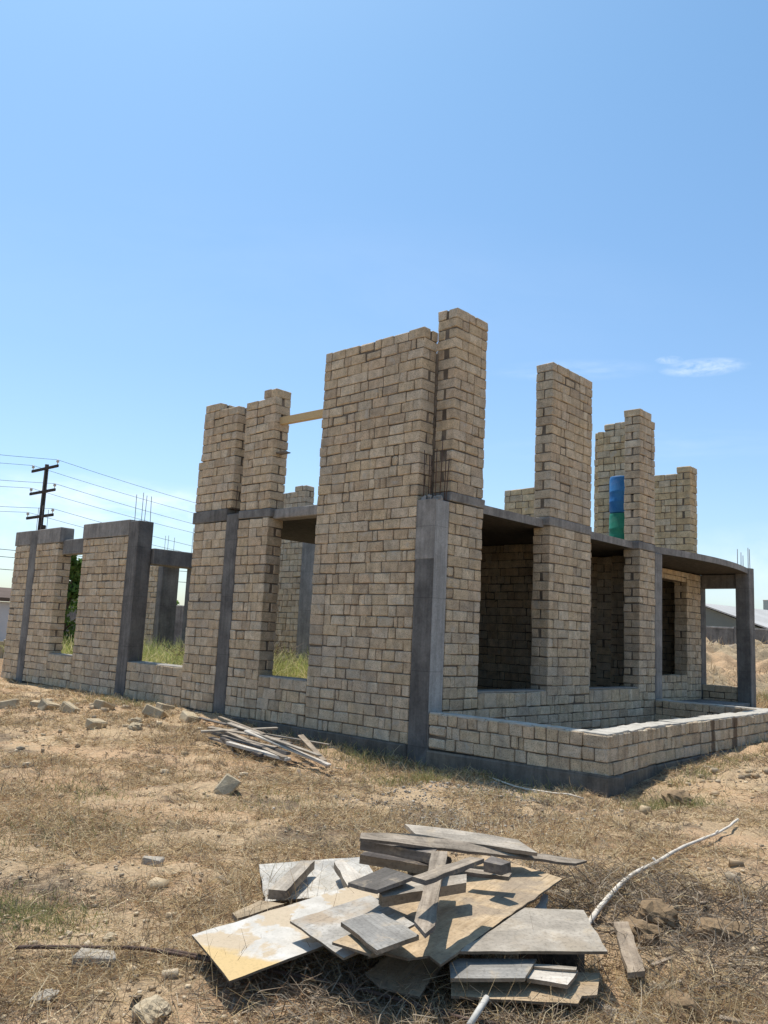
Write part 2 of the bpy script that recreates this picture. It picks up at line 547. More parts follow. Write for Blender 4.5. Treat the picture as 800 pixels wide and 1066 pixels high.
# ------------------------------------------------------------------ the unfinished house
house = empty("unfinished_house", (0, 0, 0), "unfinished stone block house with tall bare piers standing in the dry plot", "house")


def stone_run(name, axis, a0, a1, t0, t1, z0, z1, mat="shell_stone", courses=None, top=None, ch=0.0105, label=None,
              header_top=False, bend=None, first_full=0, wythe=0.178, parent=None, head_p=0.30):
    """Masonry of sawn shell-stone blocks laid in courses along one axis, each block its own rounded stone over a mortar core."""
    n = courses or max(1, round((z1 - z0) / 0.19))
    h = (z1 - z0) / n
    L, T = a1 - a0, t1 - t0
    mb = MB()
    for k in range(n):
        zb, zt = z0 + k * h, z0 + (k + 1) * h
        par = (k + first_full) % 2
        rowlock = header_top and k == n - 1
        segs = []
        if L < 0.75:
            if L < 0.5:
                segs = [L]
            else:
                segs = [0.195, L - 0.195] if par == 0 else [L - 0.195, 0.195]
        else:
            first = 0.195 if par == 0 else 0.385
            last = 0.195 if rng.random() < 0.5 else 0.385
            if rowlock:
                first = last = 0.2
            rem = L - first - last
            mid = []
            while rem > 0.02:
                s = 0.2 if rowlock else (rng.uniform(.10, .215) if rng.random() < head_p else (0.392 + rng.normal(0, 0.016)))
                if rem - s < 0.14:
                    s = rem
                    if s > 0.50:
                        mid.append(s * 0.62)
                        s = s * 0.38
                    mid.append(s)
                    break
                mid.append(s)
                rem -= s
            rng.shuffle(mid)
            segs = [first] + mid + [last]
        tot = sum(segs)
        x = a0
        lo_x, hi_x = None, None
        for i, s in enumerate(segs):
            s = s * L / tot
            b0, b1 = x, x + s
            x = b1
            if top is not None and zt > top((b0 + b1) / 2) + 0.01:
                continue
            lo_x = b0 if lo_x is None else lo_x
            hi_x = b1
            g = 0.0045 + rng.random() * 0.005
            gz = 0.0045 + rng.random() * 0.0045
            end0 = rng.normal(0, 0.0035) if i == 0 else 0
            end1 = rng.normal(0, 0.0035) if i == len(segs) - 1 else 0
            dz = rng.normal(0, 0.003)
            through = s < 0.28 or T < 0.3 or (i in (0, len(segs) - 1) and L < 0.5)
            if L < 0.5:
                through = par == 0
            wy = wythe + rng.uniform(-.012, .02)
            rows = [(t0, t1)] if through else [(t0, t0 + wy), (t1 - wy, t1)]
            for r0, r1 in rows:
                j0, j1 = rng.normal(0, 0.0045), rng.normal(0, 0.0045)
                lo = [b0 + g + end0, r0 + j0, zb + gz + dz]
                hi = [b1 - g + end1, r1 + j1, zt - gz + dz]
                if axis == "y":
                    lo[0], lo[1] = lo[1], lo[0]
                    hi[0], hi[1] = hi[1], hi[0]
                c = ch * (0.7 + rng.random() * 0.7)
                if rng.random() < 0.07:
                    c *= 2.4
                mb.box(lo, hi, c, 0.0038)
        if lo_x is not None:
            lo = [lo_x + 0.022, t0 + 0.0195, zb]
            hi = [hi_x - 0.022, t1 - 0.0195, zt - (0.03 if (k == n - 1 or top is not None) else 0)]
            if axis == "y":
                lo[0], lo[1] = lo[1], lo[0]
                hi[0], hi[1] = hi[1], hi[0]
            if bend is None:
                mb.box(lo, hi, 0.001, 0, 1)
            else:
                cuts = np.linspace(lo[0], hi[0], 15)
                for c0, c1 in zip(cuts[:-1], cuts[1:]):
                    mb.box((c0, lo[1], lo[2]), (c1, hi[1], hi[2]), 0.0005, 0, 1)
    if bend is not None:
        mb.warp(bend)
    o = mb.build(name, [mat, "mortar"], house if parent is None else parent)
    if label:
        o["label"] = label
    return o


def slab_box(name, lo, hi, mat, parent=None, ch=0.015, jit=0.004, label=None, loc=None):
    mb = MB()
    mb.box(lo, hi, ch, jit)
    o = mb.build(name, [mat], house if parent is None else parent, loc)
    if label:
        o["label"] = label
    return o


def rods(parent, pts, z0, mat="rebar_steel", r=0.008):
    for x, y, z1, lx, ly in pts:
        mb = MB()
        mb.tube([(x, y, z0), (x + lx * 0.5, y + ly * 0.5, (z0 + z1) / 2), (x + lx, y + ly, z1)], r, 6)
        mb.build("rebar", [mat], parent, smooth=True)


T = 0.41
# --- left facade, plane x = 0 (runs away to the left along +y)
# the blocks under the openings and the piers, from the corner outwards
stone_run("stone_wall", "y", .43, 3.06, 0, T, 0, 7.41, courses=38, label="tallest solid block wall next to the corner column")
stone_run("sill_wall", "y", 3.062, 4.54, 0.002, T - .002, 0, .876, courses=4)
stone_run("stone_pier", "y", 4.54, 5.57, 0, T, 0, 4.15, courses=21, label="block pier with a wooden lintel end in it")
stone_run("stone_pier", "y", 4.54, 5.56, 0, T, 4.35, 6.97, courses=14, first_full=1,
          top=lambda y: 7.2 if y < 4.95 else (6.81 if y < 5.4 else 6.6))
stone_run("stone_pier", "y", 6.0, 7.24, 0, T, 0, 4.15, courses=21)
stone_run("stone_pier", "y", 5.86, 7.26, 0, T, 4.435, 5.62, courses=6)
stone_run("stone_pier", "y", 5.86, 7.165, 0, T, 5.622, 6.97, courses=7, top=lambda y: 7.2 if y > 6.7 else 6.8)
stone_run("sill_wall", "y", 7.242, 9.64, 0.002, T - .002, 0, .872, courses=4)
stone_run("stone_pier", "y", 10.12, 12.47, 0, T, 0, 4.02, courses=21, label="wide low block pier with concrete cap")
stone_run("sill_wall", "y", 12.472, 13.90, 0.002, T - .002, 0, .86, courses=4)
stone_run("stone_pier", "y", 13.905, 15.32, 0, T, 0, 4.0, courses=21)
stone_run("stone_pier", "y", 15.78, 16.8, 0, T, 0, 4.0, courses=21, label="narrow end pier at the far left")
# mortar on the window sills
for y0, y1, z in ((3.09, 4.52, .872), (7.27, 9.62, .868), (12.5, 13.88, .856)):
    slab_box("window_sill", (0.02, y0, z - .012), (T - .02, y1, z + .018), "sill_mortar", ch=.008, jit=.004)

# concrete columns and ring beams of the left facade
col_a = slab_box("concrete_column", (-.006, 5.575, -.3), (T, 5.995, 4.30), "dark_concrete", label="dark concrete column between the two piers with tall tops")
slab_box("concrete_band", (-.012, 4.50, 4.16), (T - .01, 5.57, 4.34), "mid_concrete")
slab_box("concrete_band", (-.012, 6.0, 4.155), (T - .01, 7.30, 4.43), "mid_concrete")
rods(col_a, [(.08, 5.62, 5.0, 0, .01), (.08, 5.8, 4.95, .01, 0), (.3, 5.64, 5.05, 0, 0), (.3, 5.82, 4.9, 0, .02)], 4.28)
col_b = slab_box("concrete_column", (-.008, 9.645, -.2), (T + .005, 10.115, 4.385), "dark_concrete", label="dark concrete column with four bare rebars on top")
slab_box("concrete_band", (-.012, 10.118, 4.03), (T, 12.52, 4.44), "concrete")
rods(col_b, [(.1, 10.06, 5.1, .0, .02), (.1, 9.74, 5.12, 0, .01), (.33, 9.98, 5.1, .01, 0), (.33, 9.7, 5.05, -.02, .01)], 4.37)
col_c = slab_box("concrete_column", (-.008, 15.325, -.2), (T, 15.775, 4.44), "mid_concrete", label="slim concrete column at the far left end")
slab_box("concrete_band", (-.012, 13.86, 4.005), (T, 15.322, 4.44), "concrete")
slab_box("concrete_band", (-.012, 15.778, 4.005), (T, 16.84, 4.44), "concrete")
rods(col_c, [(.1, 15.42, 5.2, 0, 0), (.3, 15.45, 5.1, 0, .01), (.1, 15.7, 5.15, 0, 0)], 4.42, "galv_steel")
slab_box("lintel_beam", (.1, 12.53, 3.66), (T - .05, 13.85, 4.08), "mid_concrete")
slab_box("lintel_beam", (T + .01, 9.55, 3.32), (2.9, 9.95, 3.72), "mid_concrete")

# corner column: its left face stained dark, the right face bare pale concrete
mb = MB()
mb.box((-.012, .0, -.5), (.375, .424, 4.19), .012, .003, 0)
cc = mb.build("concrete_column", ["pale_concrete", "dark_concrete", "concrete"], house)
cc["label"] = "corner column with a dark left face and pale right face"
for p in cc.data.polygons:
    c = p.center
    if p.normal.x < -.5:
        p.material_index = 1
mbr = MB()
for k in range(22):
    x, y, s = rng.uniform(.03, .34), rng.uniform(.04, .38), rng.uniform(.04, .11)
    mbr.box((x - s / 2, y - s / 2, 4.13), (x + s / 2, y + s / 2, 4.19 + rng.uniform(.0, .09)), .02, .014)
mbr.build("ragged_top", ["concrete"], cc)
mb2 = MB()
mb2.box((-.02, -.003, 3.15), (-.0125, .421, 4.19), .002, .001)
sp = mb2.build("plaster_skin", ["concrete"], cc)
rods(cc, [(.06, .34, 5.1, 0, .02), (.13, .14, 5.12, .01, .0), (.2, .35, 5.05, .0, .0), (.19, .08, 5.35, .02, -.01), (.28, .05, 5.1, .01, .0),
          (.3, -.02 + .05, 4.95, .03, -.02), (.1, .22, 5.0, .0, .01)], 4.17)
# corner pier above and below its band
stone_run("stone_pier", "x", .38, 1.38, .002, T, .587, 4.20, courses=19)
slab_box("concrete_band", (.385, -.012, 4.205), (1.42, T, 4.375), "concrete")
stone_run("stone_pier", "x", .392, 1.365, .0, .452, 4.38, 7.81, courses=18, label="tallest pier at the corner")

mb = MB()
for k in range(14):
    z = 4.18 + k * .2
    mb.box((.36 + rng.normal(0, .004), .40, z), (.42, .47, z + .1998), .01, .004)
mb.build("mortar_fill", ["mortar"], house)

# --- right facade, plane y = 0 (runs away to the right along +x)
stone_run("sill_wall", "x", .384, 8.56, .004, T - .01, -.3, .58, courses=5)
stone_run("sill_wall", "x", 1.385, 3.685, .004, T - .01, .582, .86, courses=1)
stone_run("sill_wall", "x", 5.385, 7.715, .004, T - .01, .582, .86, courses=1)
for x0, x1 in ((1.4, 3.67), (5.4, 7.7)):
    slab_box("window_sill", (x0, .03, .855), (x1, T - .02, .885), "sill_mortar", ch=.008, jit=.004)
stone_run("stone_pier", "x", 3.69, 5.38, .0, T, .582, 4.19, courses=19)
slab_box("concrete_band", (3.66, -.01, 4.195), (5.40, T, 4.375), "concrete")
stone_run("stone_pier", "x", 3.69, 5.385, .0, T, 4.38, 7.70, courses=17, label="broad tall pier in the middle of the right side")
stone_run("stone_pier", "x", 7.72, 8.56, .0, T, .582, 4.14, courses=19)
slab_box("concrete_band", (7.69, -.01, 4.145), (8.58, T, 4.335), "concrete")
stone_run("stone_pier", "x", 7.72, 8.56, .0, T, 4.34, 7.64, courses=17,
          top=lambda x: 7.8 if x < 8.3 else 7.5)
slab_box("concrete_column", (8.565, -.006, -.3), (8.95, T, 4.14), "concrete")

# recessed wall behind the porch, its doorway, and the porch end
stone_run("stone_wall", "x", 8.955, 12.02, 1.4, 1.8, .0, 4.12, courses=21)
stone_run("sill_wall", "x", 12.022, 13.76, 1.402, 1.798, .0, 1.06, courses=5)
stone_run("stone_wall", "x", 13.765, 14.80, 1.4, 1.8, .0, 4.12, courses=21)
stone_run("stone_wall", "x", 12.022, 13.76, 1.402, 1.798, 3.82, 4.12, courses=2)
slab_box("concrete_column", (14.805, 1.40, -.2), (15.2, 1.79, 4.13), "mid_concrete")
post = slab_box("concrete_column", (14.80, -.08, -.3), (15.2, .33, 4.34), "mid_concrete", label="free standing porch post with rebars on top")
for p in post.data.polygons:
    pass
rods(post, [(14.86, .28, 4.92, 0, 0), (14.87, -.03, 4.95, 0, 0), (15.12, .27, 4.85, .01, 0), (15.1, .0, 4.93, 0, .01), (14.87, .12, 4.72, 0, 0)], 4.32, "galv_steel", .010)
slab_box("lintel_beam", (14.85, .335, 3.72), (15.15, 1.395, 4.135), "mid_concrete")
stone_run("sill_wall", "y", .335, 1.395, 14.84, 15.16, -.2, .78, courses=5)
slab_box("porch_floor", (8.96, -.05, -.5), (14.79, 1.395, .33), "concrete")

# floor slab over the right part of the house; the edge swells out over the porch
def arc(x):
    return .16 - .46 * max(0, math.sin(math.pi * min(1, max(0, (x - 8.6) / 6.9)))) ** .8


edge = [(.42, .16), (1.39, .16), (3.0, .16), (5.4, .16), (7.6, .16), (8.6, .16)] + [(x, arc(x)) for x in np.linspace(8.9, 14.6, 16)] + \
       [(15.22, .02), (15.22, 7.6), (3.0, 7.6), (.42, 7.6)]
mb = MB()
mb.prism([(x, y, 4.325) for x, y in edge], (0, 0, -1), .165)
sl = mb.build("floor_slab", ["concrete", "shaded_soffit_concrete"], house)
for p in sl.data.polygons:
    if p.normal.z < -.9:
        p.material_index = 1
slab_box("edge_beam", (.10, 3.07, 4.12), (.405, 4.52, 4.33), "concrete")

# dark rooms below the slab, with unseen partitions added to shut out light
stone_run("partition_wall", "x", 3.6, 9.0, 5.5, 5.7, .3, 4.15, courses=20)
stone_run("partition_wall", "x", 9.3, 15.2, 7.3, 7.55, .3, 4.15, courses=20)
stone_run("partition_wall", "y", 1.81, 7.29, 14.9, 15.2, .3, 4.15, courses=20)
stone_run("partition_wall", "y", .46, 3.2, 1.2, 1.4, .3, 4.15, courses=20)
stone_run("partition_wall", "x", 1.2, 2.5, 3.21, 3.4, .3, 4.15, courses=20)
stone_run("partition_wall", "y", 3.41, 4.6, 2.3, 2.49, .3, 4.15, courses=20)
stone_run("partition_wall", "x", 2.3, 3.59, 4.61, 4.8, .3, 4.15, courses=20)
stone_run("partition_wall", "y", 4.81, 5.7, 3.4, 3.59, .3, 4.15, courses=20)
stone_run("partition_wall", "y", .46, 7.5, 9.0, 9.29, .3, 4.15, courses=20)
stone_run("partition_wall", "y", .46, 5.49, 5.95, 6.25, .3, 4.15, courses=20)
slab_box("room_floor", (.44, .44, -.4), (14.85, 7.5, .30), "dark_concrete")

# masonry standing on the slab
stone_run("stone_pier", "y", 1.45, 2.36, 9.95, 10.35, 4.33, 8.02, "clean_stone", courses=19, top=lambda y: 8.1 if y < 2.1 else 7.86,
          label="clean yellowish pier behind the coloured barrels")
stone_run("stone_pier", "y", 2.365, 2.54, 10.1, 10.38, 4.33, 7.85, "clean_stone", courses=18)
stone_run("stone_pier", "x", 8.62, 9.3, .44, .74, 4.33, 6.9, courses=13)
stone_run("stone_pier", "y", 1.424, 2.5, 13.12, 13.5, 4.33, 7.10, "clean_stone", courses=14)
stone_run("stone_pier", "x", 13.1, 13.62, 1.0, 1.42, 4.33, 7.28, "clean_stone", courses=15, label="farthest pale pier on the slab")
stone_run("parapet_wall", "x", 13.1, 14.0, .55, .95, 4.33, 4.5, "clean_stone", courses=1)
stone_run("parapet_wall", "y", 2.75, 4.16, 8.0, 8.3, 4.33, 5.98, "clean_stone", courses=9, label="low pale wall on the slab")

# rear of the house around the grassy yard
stone_run("stone_wall", "y", 11.38, 12.75, 7.0, 7.4, .3, 6.62, "shell_stone", courses=33, top=lambda y: 6.85 if y < 12.0 else 6.45,
          label="pale rear wall seen through the tall opening")
slab_box("concrete_column", (6.98, 10.2, .2), (7.38, 11.375, 4.75), "concrete")
slab_box("concrete_column", (7.2, 12.755, .2), (7.6, 13.05, 3.75), "dark_concrete")  # no real column: dark upright added for the shaded doorway strip
stone_run("stone_pier", "y", 17.15, 17.95, 5.3, 5.7, .3, 3.9, courses=19)
rc1 = slab_box("concrete_column", (5.3, 16.95 - .12, .2), (5.98, 17.145, 3.9), "mid_concrete")
rc2 = slab_box("concrete_column", (5.9, 15.75, .2), (6.3, 16.25, 3.9), "mid_concrete")
slab_box("lintel_beam", (5.45, 15.6, 3.9), (5.9, 18.2, 4.3), "concrete")
rods(rc1, [(5.45, 16.9, 5.0, 0, 0), (5.7, 16.9, 4.95, 0, 0), (5.45, 17.1, 5.0, 0, 0)], 3.88)
rods(rc2, [(6.0, 15.85, 5.4, 0, 0), (6.2, 15.9, 5.5, 0, 0), (6.0, 16.2, 5.3, 0, 0)], 3.88)

# terrace walls: concrete strip foundation and three courses of blocks
slab_box("foundation_strip", (-.03, -3.3, -.75), (.42, -.004, -.004), "plinth_concrete", ch=.02, jit=.012)
slab_box("foundation_strip", (-.035, .43, -.75), (.42, 9.64, -.004), "plinth_concrete", ch=.02, jit=.012)
def wavy(v):
    v = v.copy()
    x = v[:, 0]
    v[:, 1] += np.interp(x, [0, 2, 4, 6, 8.9], [-3.26, -3.06, -2.98, -2.95, -2.80])
    return v


mb = MB()
for i in range(9):
    mb.box((-.03 + i, -.02, -.75), (.97 + i, .42, -.004), .02, .004)
mb.warp(wavy)
mb.build("foundation_strip", ["plinth_concrete"], house)
stone_run("terrace_wall", "y", -2.86, -.006, 0, .3, 0, .572, courses=3, header_top=True, ch=.011, mat="terrace_stone")
stone_run("terrace_wall", "x", 0, 8.9, 0, .4, 0, .572, courses=3, header_top=True, bend=wavy, ch=.011, mat="terrace_stone",
          label="long low terrace wall with sunlit mortar top")
stone_run("terrace_wall", "y", -2.42, -.01, 8.5, 8.85, -.1, .575, courses=4)
mb = MB()
for i in range(30):
    x0 = .02 + i * .296
    mb.box((x0, .02 + rng.normal(0, .014), .55), (x0 + .2955, .375 + rng.normal(0, .018), .587 + rng.normal(0, .0025)), .006, .003)
mb.warp(wavy)
mb.build("mortar_cap", ["cap_mortar"], house)
mb = MB()
for i in range(10):
    y0 = -2.84 + i * .283
    mb.box((.02 + rng.normal(0, .012), y0, .55), (.275 + rng.normal(0, .014), y0 + .2828, .584 + rng.normal(0, .0025)), .006, .003)
mb.build("mortar_cap", ["cap_mortar"], house)
mb = MB()
for i in range(8):
    y0 = -2.40 + i * .298
    mb.box((8.52, y0, .55), (8.83, y0 + .2975, .588 + rng.normal(0, .003)), .012, .003)
mb.build("mortar_cap", ["cap_mortar"], house)
# yellow board lying on the slab is a part of nobody: its own thing below

# --- loose things on the house
def plank_between(name, p0, p1, wd, th, mat, label, cat, group=None, up=(0, 0, 1), jit=.004):
    p0, p1 = Vector(p0), Vector(p1)
    d = p1 - p0
    L = d.length
    x = d.normalized()
    upv = Vector(up)
    y = upv.cross(x).normalized()
    z = x.cross(y)
    mb = MB()
    seg = max(2, int(L / .35))
    v = cbox(np.array([0, -wd / 2, -th / 2]), np.array([L, wd / 2, th / 2]), min(.004, th * .2), jit)
    mb.add(v, TF)
    o = mb.build(name, [mat])
    o.matrix_world = Matrix((x, y, z)).transposed().to_4x4()
    o.location = p0
    return props(o, label, cat, group)


plank_between("timber_beam", (.21, 2.9, 6.24), (.21, 4.66, 6.27), .12, .16, "new_timber", "new yellow timber bridging the gap between the tall wall and the stepped pier", "timber", jit=.002)
plank_between("wood_stub", (.18, 4.60, 5.55), (.14, 4.22, 5.53), .16, .035, "wood_dark", "short dark board end poking out of the pier under the yellow timber", "board")
plank_between("plank", (13.3, 1.02, 4.42 + .11), (14.2, .62, 4.42 + .11), .25, .04, "new_timber", "yellow plank on the slab at the foot of the farthest pier", "plank")


def barrel(z, mat, label):
    e = empty("barrel", (9.4, 1.36, z), label, "barrel", "plastic barrels stacked on the slab")
    r, h = .29, .985
    mb = MB()
    prof = [(0, 0), (r * .9, 0), (r * .97, .02), (r * .97, .06), (r, .08), (r, .27), (r * 1.03, .285), (r * 1.03, .315), (r, .33), (r, .54), (r * 1.03, .555),
            (r * 1.03, .585), (r, .60), (r, h - .08), (r * .97, h - .06), (r * .97, h - .02), (r * .93, h), (r * .88, h - .012), (0, h - .014)]
    S = 32
    vs, fs = [], []
    for q, (rr, zz) in enumerate(prof):
        for k in range(S):
            t = 2 * math.pi * k / S
            vs.append((max(rr, .001) * math.cos(t), max(rr, .001) * math.sin(t), zz))
    for q in range(len(prof) - 1):
        for k in range(S):
            k2 = (k + 1) % S
            fs.append([q * S + k, q * S + k2, (q + 1) * S + k2, (q + 1) * S + k])
    link_mesh("drum", vs, fs, mat, e, smooth=True)
    for a in (.6, 2.6):
        mb = MB()
        mb.tube([(r * .55 * math.cos(a), r * .55 * math.sin(a), h - .014), (r * .55 * math.cos(a), r * .55 * math.sin(a), h + .01)], .035, 12)
        mb.build("bung", ["mortar"], e)
    return e


barrel(4.327, "drum_green", "green plastic barrel standing on the slab beneath the blue one")
barrel(5.325, "drum_blue", "blue plastic barrel stacked on top of the green one")
BOARDS=[
  ('plywood_sheet', 0.018, [(-6.448, -3.651, -0.03), (-5.673, -4.044, -0.01), (-6.209, -4.798, -0.01), (-6.951, -4.344, -0.05)], 'ply_grey', 'pale grey plywood sheet flat at the back left of the pile under a short timber') ,
  ('plywood_sheet', 0.018, [(-7.899, -4.842, 0.07), (-8.068, -5.425, 0.04), (-6.558, -5.47, 0.11), (-6.475, -4.835, 0.11)], 'ply_patch', 'large grey plywood sheet with tan worn patch and bare yellow front corner, leftmost in pile') ,
  ('plywood_sheet', 0.018, [(-7.521, -5.247, 0.17), (-7.607, -5.776, 0.14), (-7.089, -5.815, 0.21), (-6.909, -5.299, 0.21)], 'ply_stain', 'grey plywood sheet with brown corner lying on the large yellow cornered sheet') ,
  ('plywood_offcut', 0.016, [(-7.611, -5.689, 0.195), (-7.418, -5.683, 0.205), (-7.402, -5.952, 0.205), (-7.574, -5.935, 0.195)], 'ply_tan', 'small tan plywood offcut peeking out beneath the square slate grey board') ,
  ('square_board', 0.028, [(-7.469, -5.605, 0.245), (-7.184, -5.619, 0.255), (-7.312, -6.035, 0.255), (-7.614, -6.016, 0.245)], 'board_slate', 'square slate grey board on top of the front left of the pile') ,
  ('plywood_sheet', 0.018, [(-5.484, -5.139, 0.2), (-5.486, -5.812, 0.18), (-7.283, -6.163, 0.14), (-7.234, -6.045, 0.14), (-7.341, -5.989, 0.135), (-7.38, -5.853, 0.135), (-7.486, -5.834, 0.135), (-6.879, -5.386, 0.18)], 'ply_tan', 'big tan plywood sheet with torn front edge in the middle of the pile') ,
  ('plywood_sheet', 0.016, [(-7.369, -5.71, -0.01), (-7.409, -5.855, -0.02), (-7.377, -5.943, -0.03), (-7.333, -6.071, -0.03), (-6.769, -5.834, 0.0), (-6.79, -5.554, 0.01)], 'ply_tan', 'broken tan plywood sheet low at the front, under the torn tan sheet') ,
  ('plank', 0.03, [(-6.53, -5.469, 0.45), (-6.457, -5.538, 0.45), (-7.315, -6.139, 0.33), (-7.428, -6.171, 0.325), (-7.342, -6.024, 0.33)], 'wood_grey', 'weathered plank with splintered lower end running down the middle of the tan sheet') ,
  ('plank', 0.03, [(-7.292, -5.955, 0.53), (-7.292, -6.05, 0.53), (-6.602, -5.933, 0.51), (-6.635, -5.855, 0.51)], 'wood_grey', 'grey plank laid slantwise across the splintered plank at top of pile') ,
  ('plank', 0.07, [(-7.142, -5.583, 0.33), (-6.839, -5.555, 0.34), (-6.438, -5.683, 0.34), (-6.575, -5.786, 0.335), (-7.152, -5.623, 0.32)], 'wood_pale', 'thick pale plank beneath the slantwise plank, right of the dark square board') ,
  ('square_board', 0.026, [(-7.243, -5.424, 0.37), (-6.886, -5.388, 0.39), (-6.891, -5.628, 0.39), (-7.213, -5.628, 0.37)], 'board_dark', 'dark brown square board near the back left of the pile') ,
  ('plank', 0.024, [(-6.682, -4.973, 0.49), (-6.343, -5.143, 0.47), (-5.084, -5.783, 0.23), (-5.229, -5.77, 0.23), (-6.786, -5.066, 0.485)], 'wood_grey', 'longest grey board lying across the back of the pile, pointing right') ,
  ('board', 0.03, [(-6.098, -4.854, 0.45), (-5.858, -5.099, 0.43), (-5.494, -5.435, 0.37), (-5.563, -5.653, 0.33), (-6.256, -5.114, 0.44)], 'wood_pale', 'pointed pale board at the very back, topmost behind the longest board') ,
  ('timber_beam', 0.075, [(-6.589, -4.883, 0.41), (-6.513, -4.832, 0.415), (-6.271, -5.301, 0.39), (-6.369, -5.357, 0.385)], 'wood_dark', 'dark squared timber under the left end of the longest board') ,
  ('timber_beam', 0.07, [(-6.514, -4.813, 0.29), (-6.427, -4.776, 0.295), (-6.175, -5.186, 0.27), (-6.291, -5.248, 0.27)], 'wood_black', 'blackened squared timber at the bottom of the back left stack') ,
  ('plank', 0.06, [(-6.291, -4.334, 0.11), (-6.188, -4.312, 0.11), (-6.424, -4.776, 0.12), (-6.658, -4.848, 0.12)], 'wood_white', 'short whitish plank between the grey sheet and the dark square board') ,
  ('timber_beam', 0.075, [(-6.999, -4.428, 0.06), (-6.925, -4.527, 0.06), (-6.323, -4.157, 0.085), (-6.411, -4.091, 0.085)], 'wood_pale', 'short thick timber resting on the pale grey back sheet') ,
  ('plank', 0.035, [(-7.32, -4.461, -0.02), (-7.037, -4.404, -0.01), (-6.96, -4.555, -0.01), (-7.362, -4.567, -0.02)], 'wood_tan', 'tan plank end sticking out under the left side of the pile') ,
  ('plywood_sheet', 0.022, [(-7.061, -6.111, 0.14), (-6.415, -6.649, 0.14), (-6.056, -6.298, 0.2), (-6.308, -6.039, 0.2)], 'ply_grey2', 'wide grey trapezoid plywood sheet at the right of the pile') ,
  ('board', 0.022, [(-7.1, -6.08, 0.08), (-7.018, -6.08, 0.085), (-6.688, -6.365, 0.085), (-6.929, -6.446, 0.07), (-7.231, -6.191, 0.07)], 'board_slate', 'pale grey board under the wide trapezoid sheet') ,
  ('plank', 0.025, [(-6.74, -6.381, 0.055), (-6.585, -6.562, 0.055), (-6.783, -6.614, 0.05), (-6.874, -6.425, 0.05)], 'wood_white', 'short whitish plank right of the pale grey board') ,
  ('batten', 0.02, [(-6.739, -6.374, 0.075), (-6.59, -6.559, 0.075), (-6.618, -6.57, 0.07), (-6.758, -6.392, 0.07)], 'wood_pale', 'thin batten wedged under the wide trapezoid sheet') ,
  ('plywood_sheet', 0.018, [(-7.011, -6.031, 0.01), (-6.64, -6.343, 0.02), (-6.401, -6.596, 0.01), (-6.634, -6.705, -0.01), (-6.709, -6.657, -0.01), (-6.797, -6.685, -0.015), (-7.238, -6.203, -0.01)], 'ply_tan', 'tan plywood sheet with chipped corner at the lower right bottom of the pile') ,
  ('wood_block', 0.075, [(-6.269, -5.689, 0.39), (-6.139, -5.661, 0.4), (-6.164, -5.83, 0.4), (-6.25, -5.815, 0.39)], 'wood_dark', 'small dark cut block of wood sitting at upper right of the pile') ,
  ('batten', 0.03, [(-6.267, -5.539, 0.295), (-6.191, -5.522, 0.3), (-6.023, -5.745, 0.29), (-6.114, -5.784, 0.29)], 'wood_grey', 'short batten under the small dark wood block') ,
  ('plank', 0.035, [(-5.60, -6.262, 0.03), (-5.52, -6.325, 0.03), (-6.20, -6.765, 0.02), (-6.304, -6.712, 0.02)], 'wood_brown', 'brown plank lying alone on the soil right of the pile') ,
  ('plank', 0.03, [(-6.502, -6.541, -0.1), (-6.452, -6.584, -0.1), (-6.624, -7.059, -0.1), (-6.707, -6.987, -0.1)], 'wood_pale', 'pale plank half outside the bottom edge, right below the pile') ,
  ('plank', 0.03, [(-5.886, -5.841, 0.07), (-5.563, -5.706, 0.07), (-5.574, -5.752, 0.07), (-5.854, -5.917, 0.07)], 'wood_white', 'whitish plank end upright behind the wide trapezoid sheet') ,
]
PVC = [(-7.177, -6.383, 0.02), (-7.414, -6.453, -0.02)]
POLE_STICK = [(-5.713, -6.108, 0.0), (-5.123, -5.946, -0.02), (-4.348, -5.795, 0.0), (-3.506, -5.69, 0.02), (-2.893, -5.695, 0.07), (-2.359, -5.706, 0.12), (-1.628, -5.618, 0.2)]
THIN_STICK = [(-0.198, -1.417, -0.26), (-0.516, -2.404, -0.25), (-0.717, -3.294, -0.25)]
REBAR1 = [(-8.615, -4.184, -0.05), (-8.363, -4.357, -0.05), (-8.082, -4.554, -0.06), (-7.885, -4.838, -0.05), (-7.851, -4.993, -0.04)]
REBAR2 = [(-7.969, -4.674, -0.05), (-7.809, -4.992, -0.06), (-7.648, -5.286, -0.06), (-7.494, -5.617, -0.06), (-7.382, -5.99, -0.07), (-7.279, -6.36, -0.08), (-7.253, -6.516, -0.08)]
TIMBERS= [((-2.56, 2.741, 0.12), (-1.364, 2.21, 0.14), 0.1, 0.04), ((-1.894, 2.882, 0.24), (-2.477, -0.062, 0.06), 0.1, 0.04), ((-2.713, 1.799, 0.04), (-2.612, 0.453, -0.05), 0.12, 0.05), ((-2.174, 2.92, 0.04), (-2.51, 1.162, 0.02), 0.12, 0.05), ((-2.107, 2.125, 0.2), (-2.441, -0.229, -0.05), 0.11, 0.04), ((-1.799, 2.257, 0.12), (-1.441, 0.834, 0.04), 0.07, 0.03), ((-1.796, 1.125, 0.22), (-2.244, 0.079, -0.05), 0.12, 0.035), ((-0.941, 5.378, 0.04), (-1.607, 3.341, 0.1), 0.1, 0.03), ((-2.209, 2.444, 0.12), (-2.645, 0.487, -0.03), 0.12, 0.04), ((-0.993, 4.375, 0.14), (-2.134, 1.602, 0.16), 0.09, 0.03), ((-2.369, 2.728, -0.02), (-2.636, 1.076, -0.03), 0.11, 0.05), ((-2.41, 1.639, 0.06), (-2.338, 1.072, 0.02), 0.1, 0.04)]
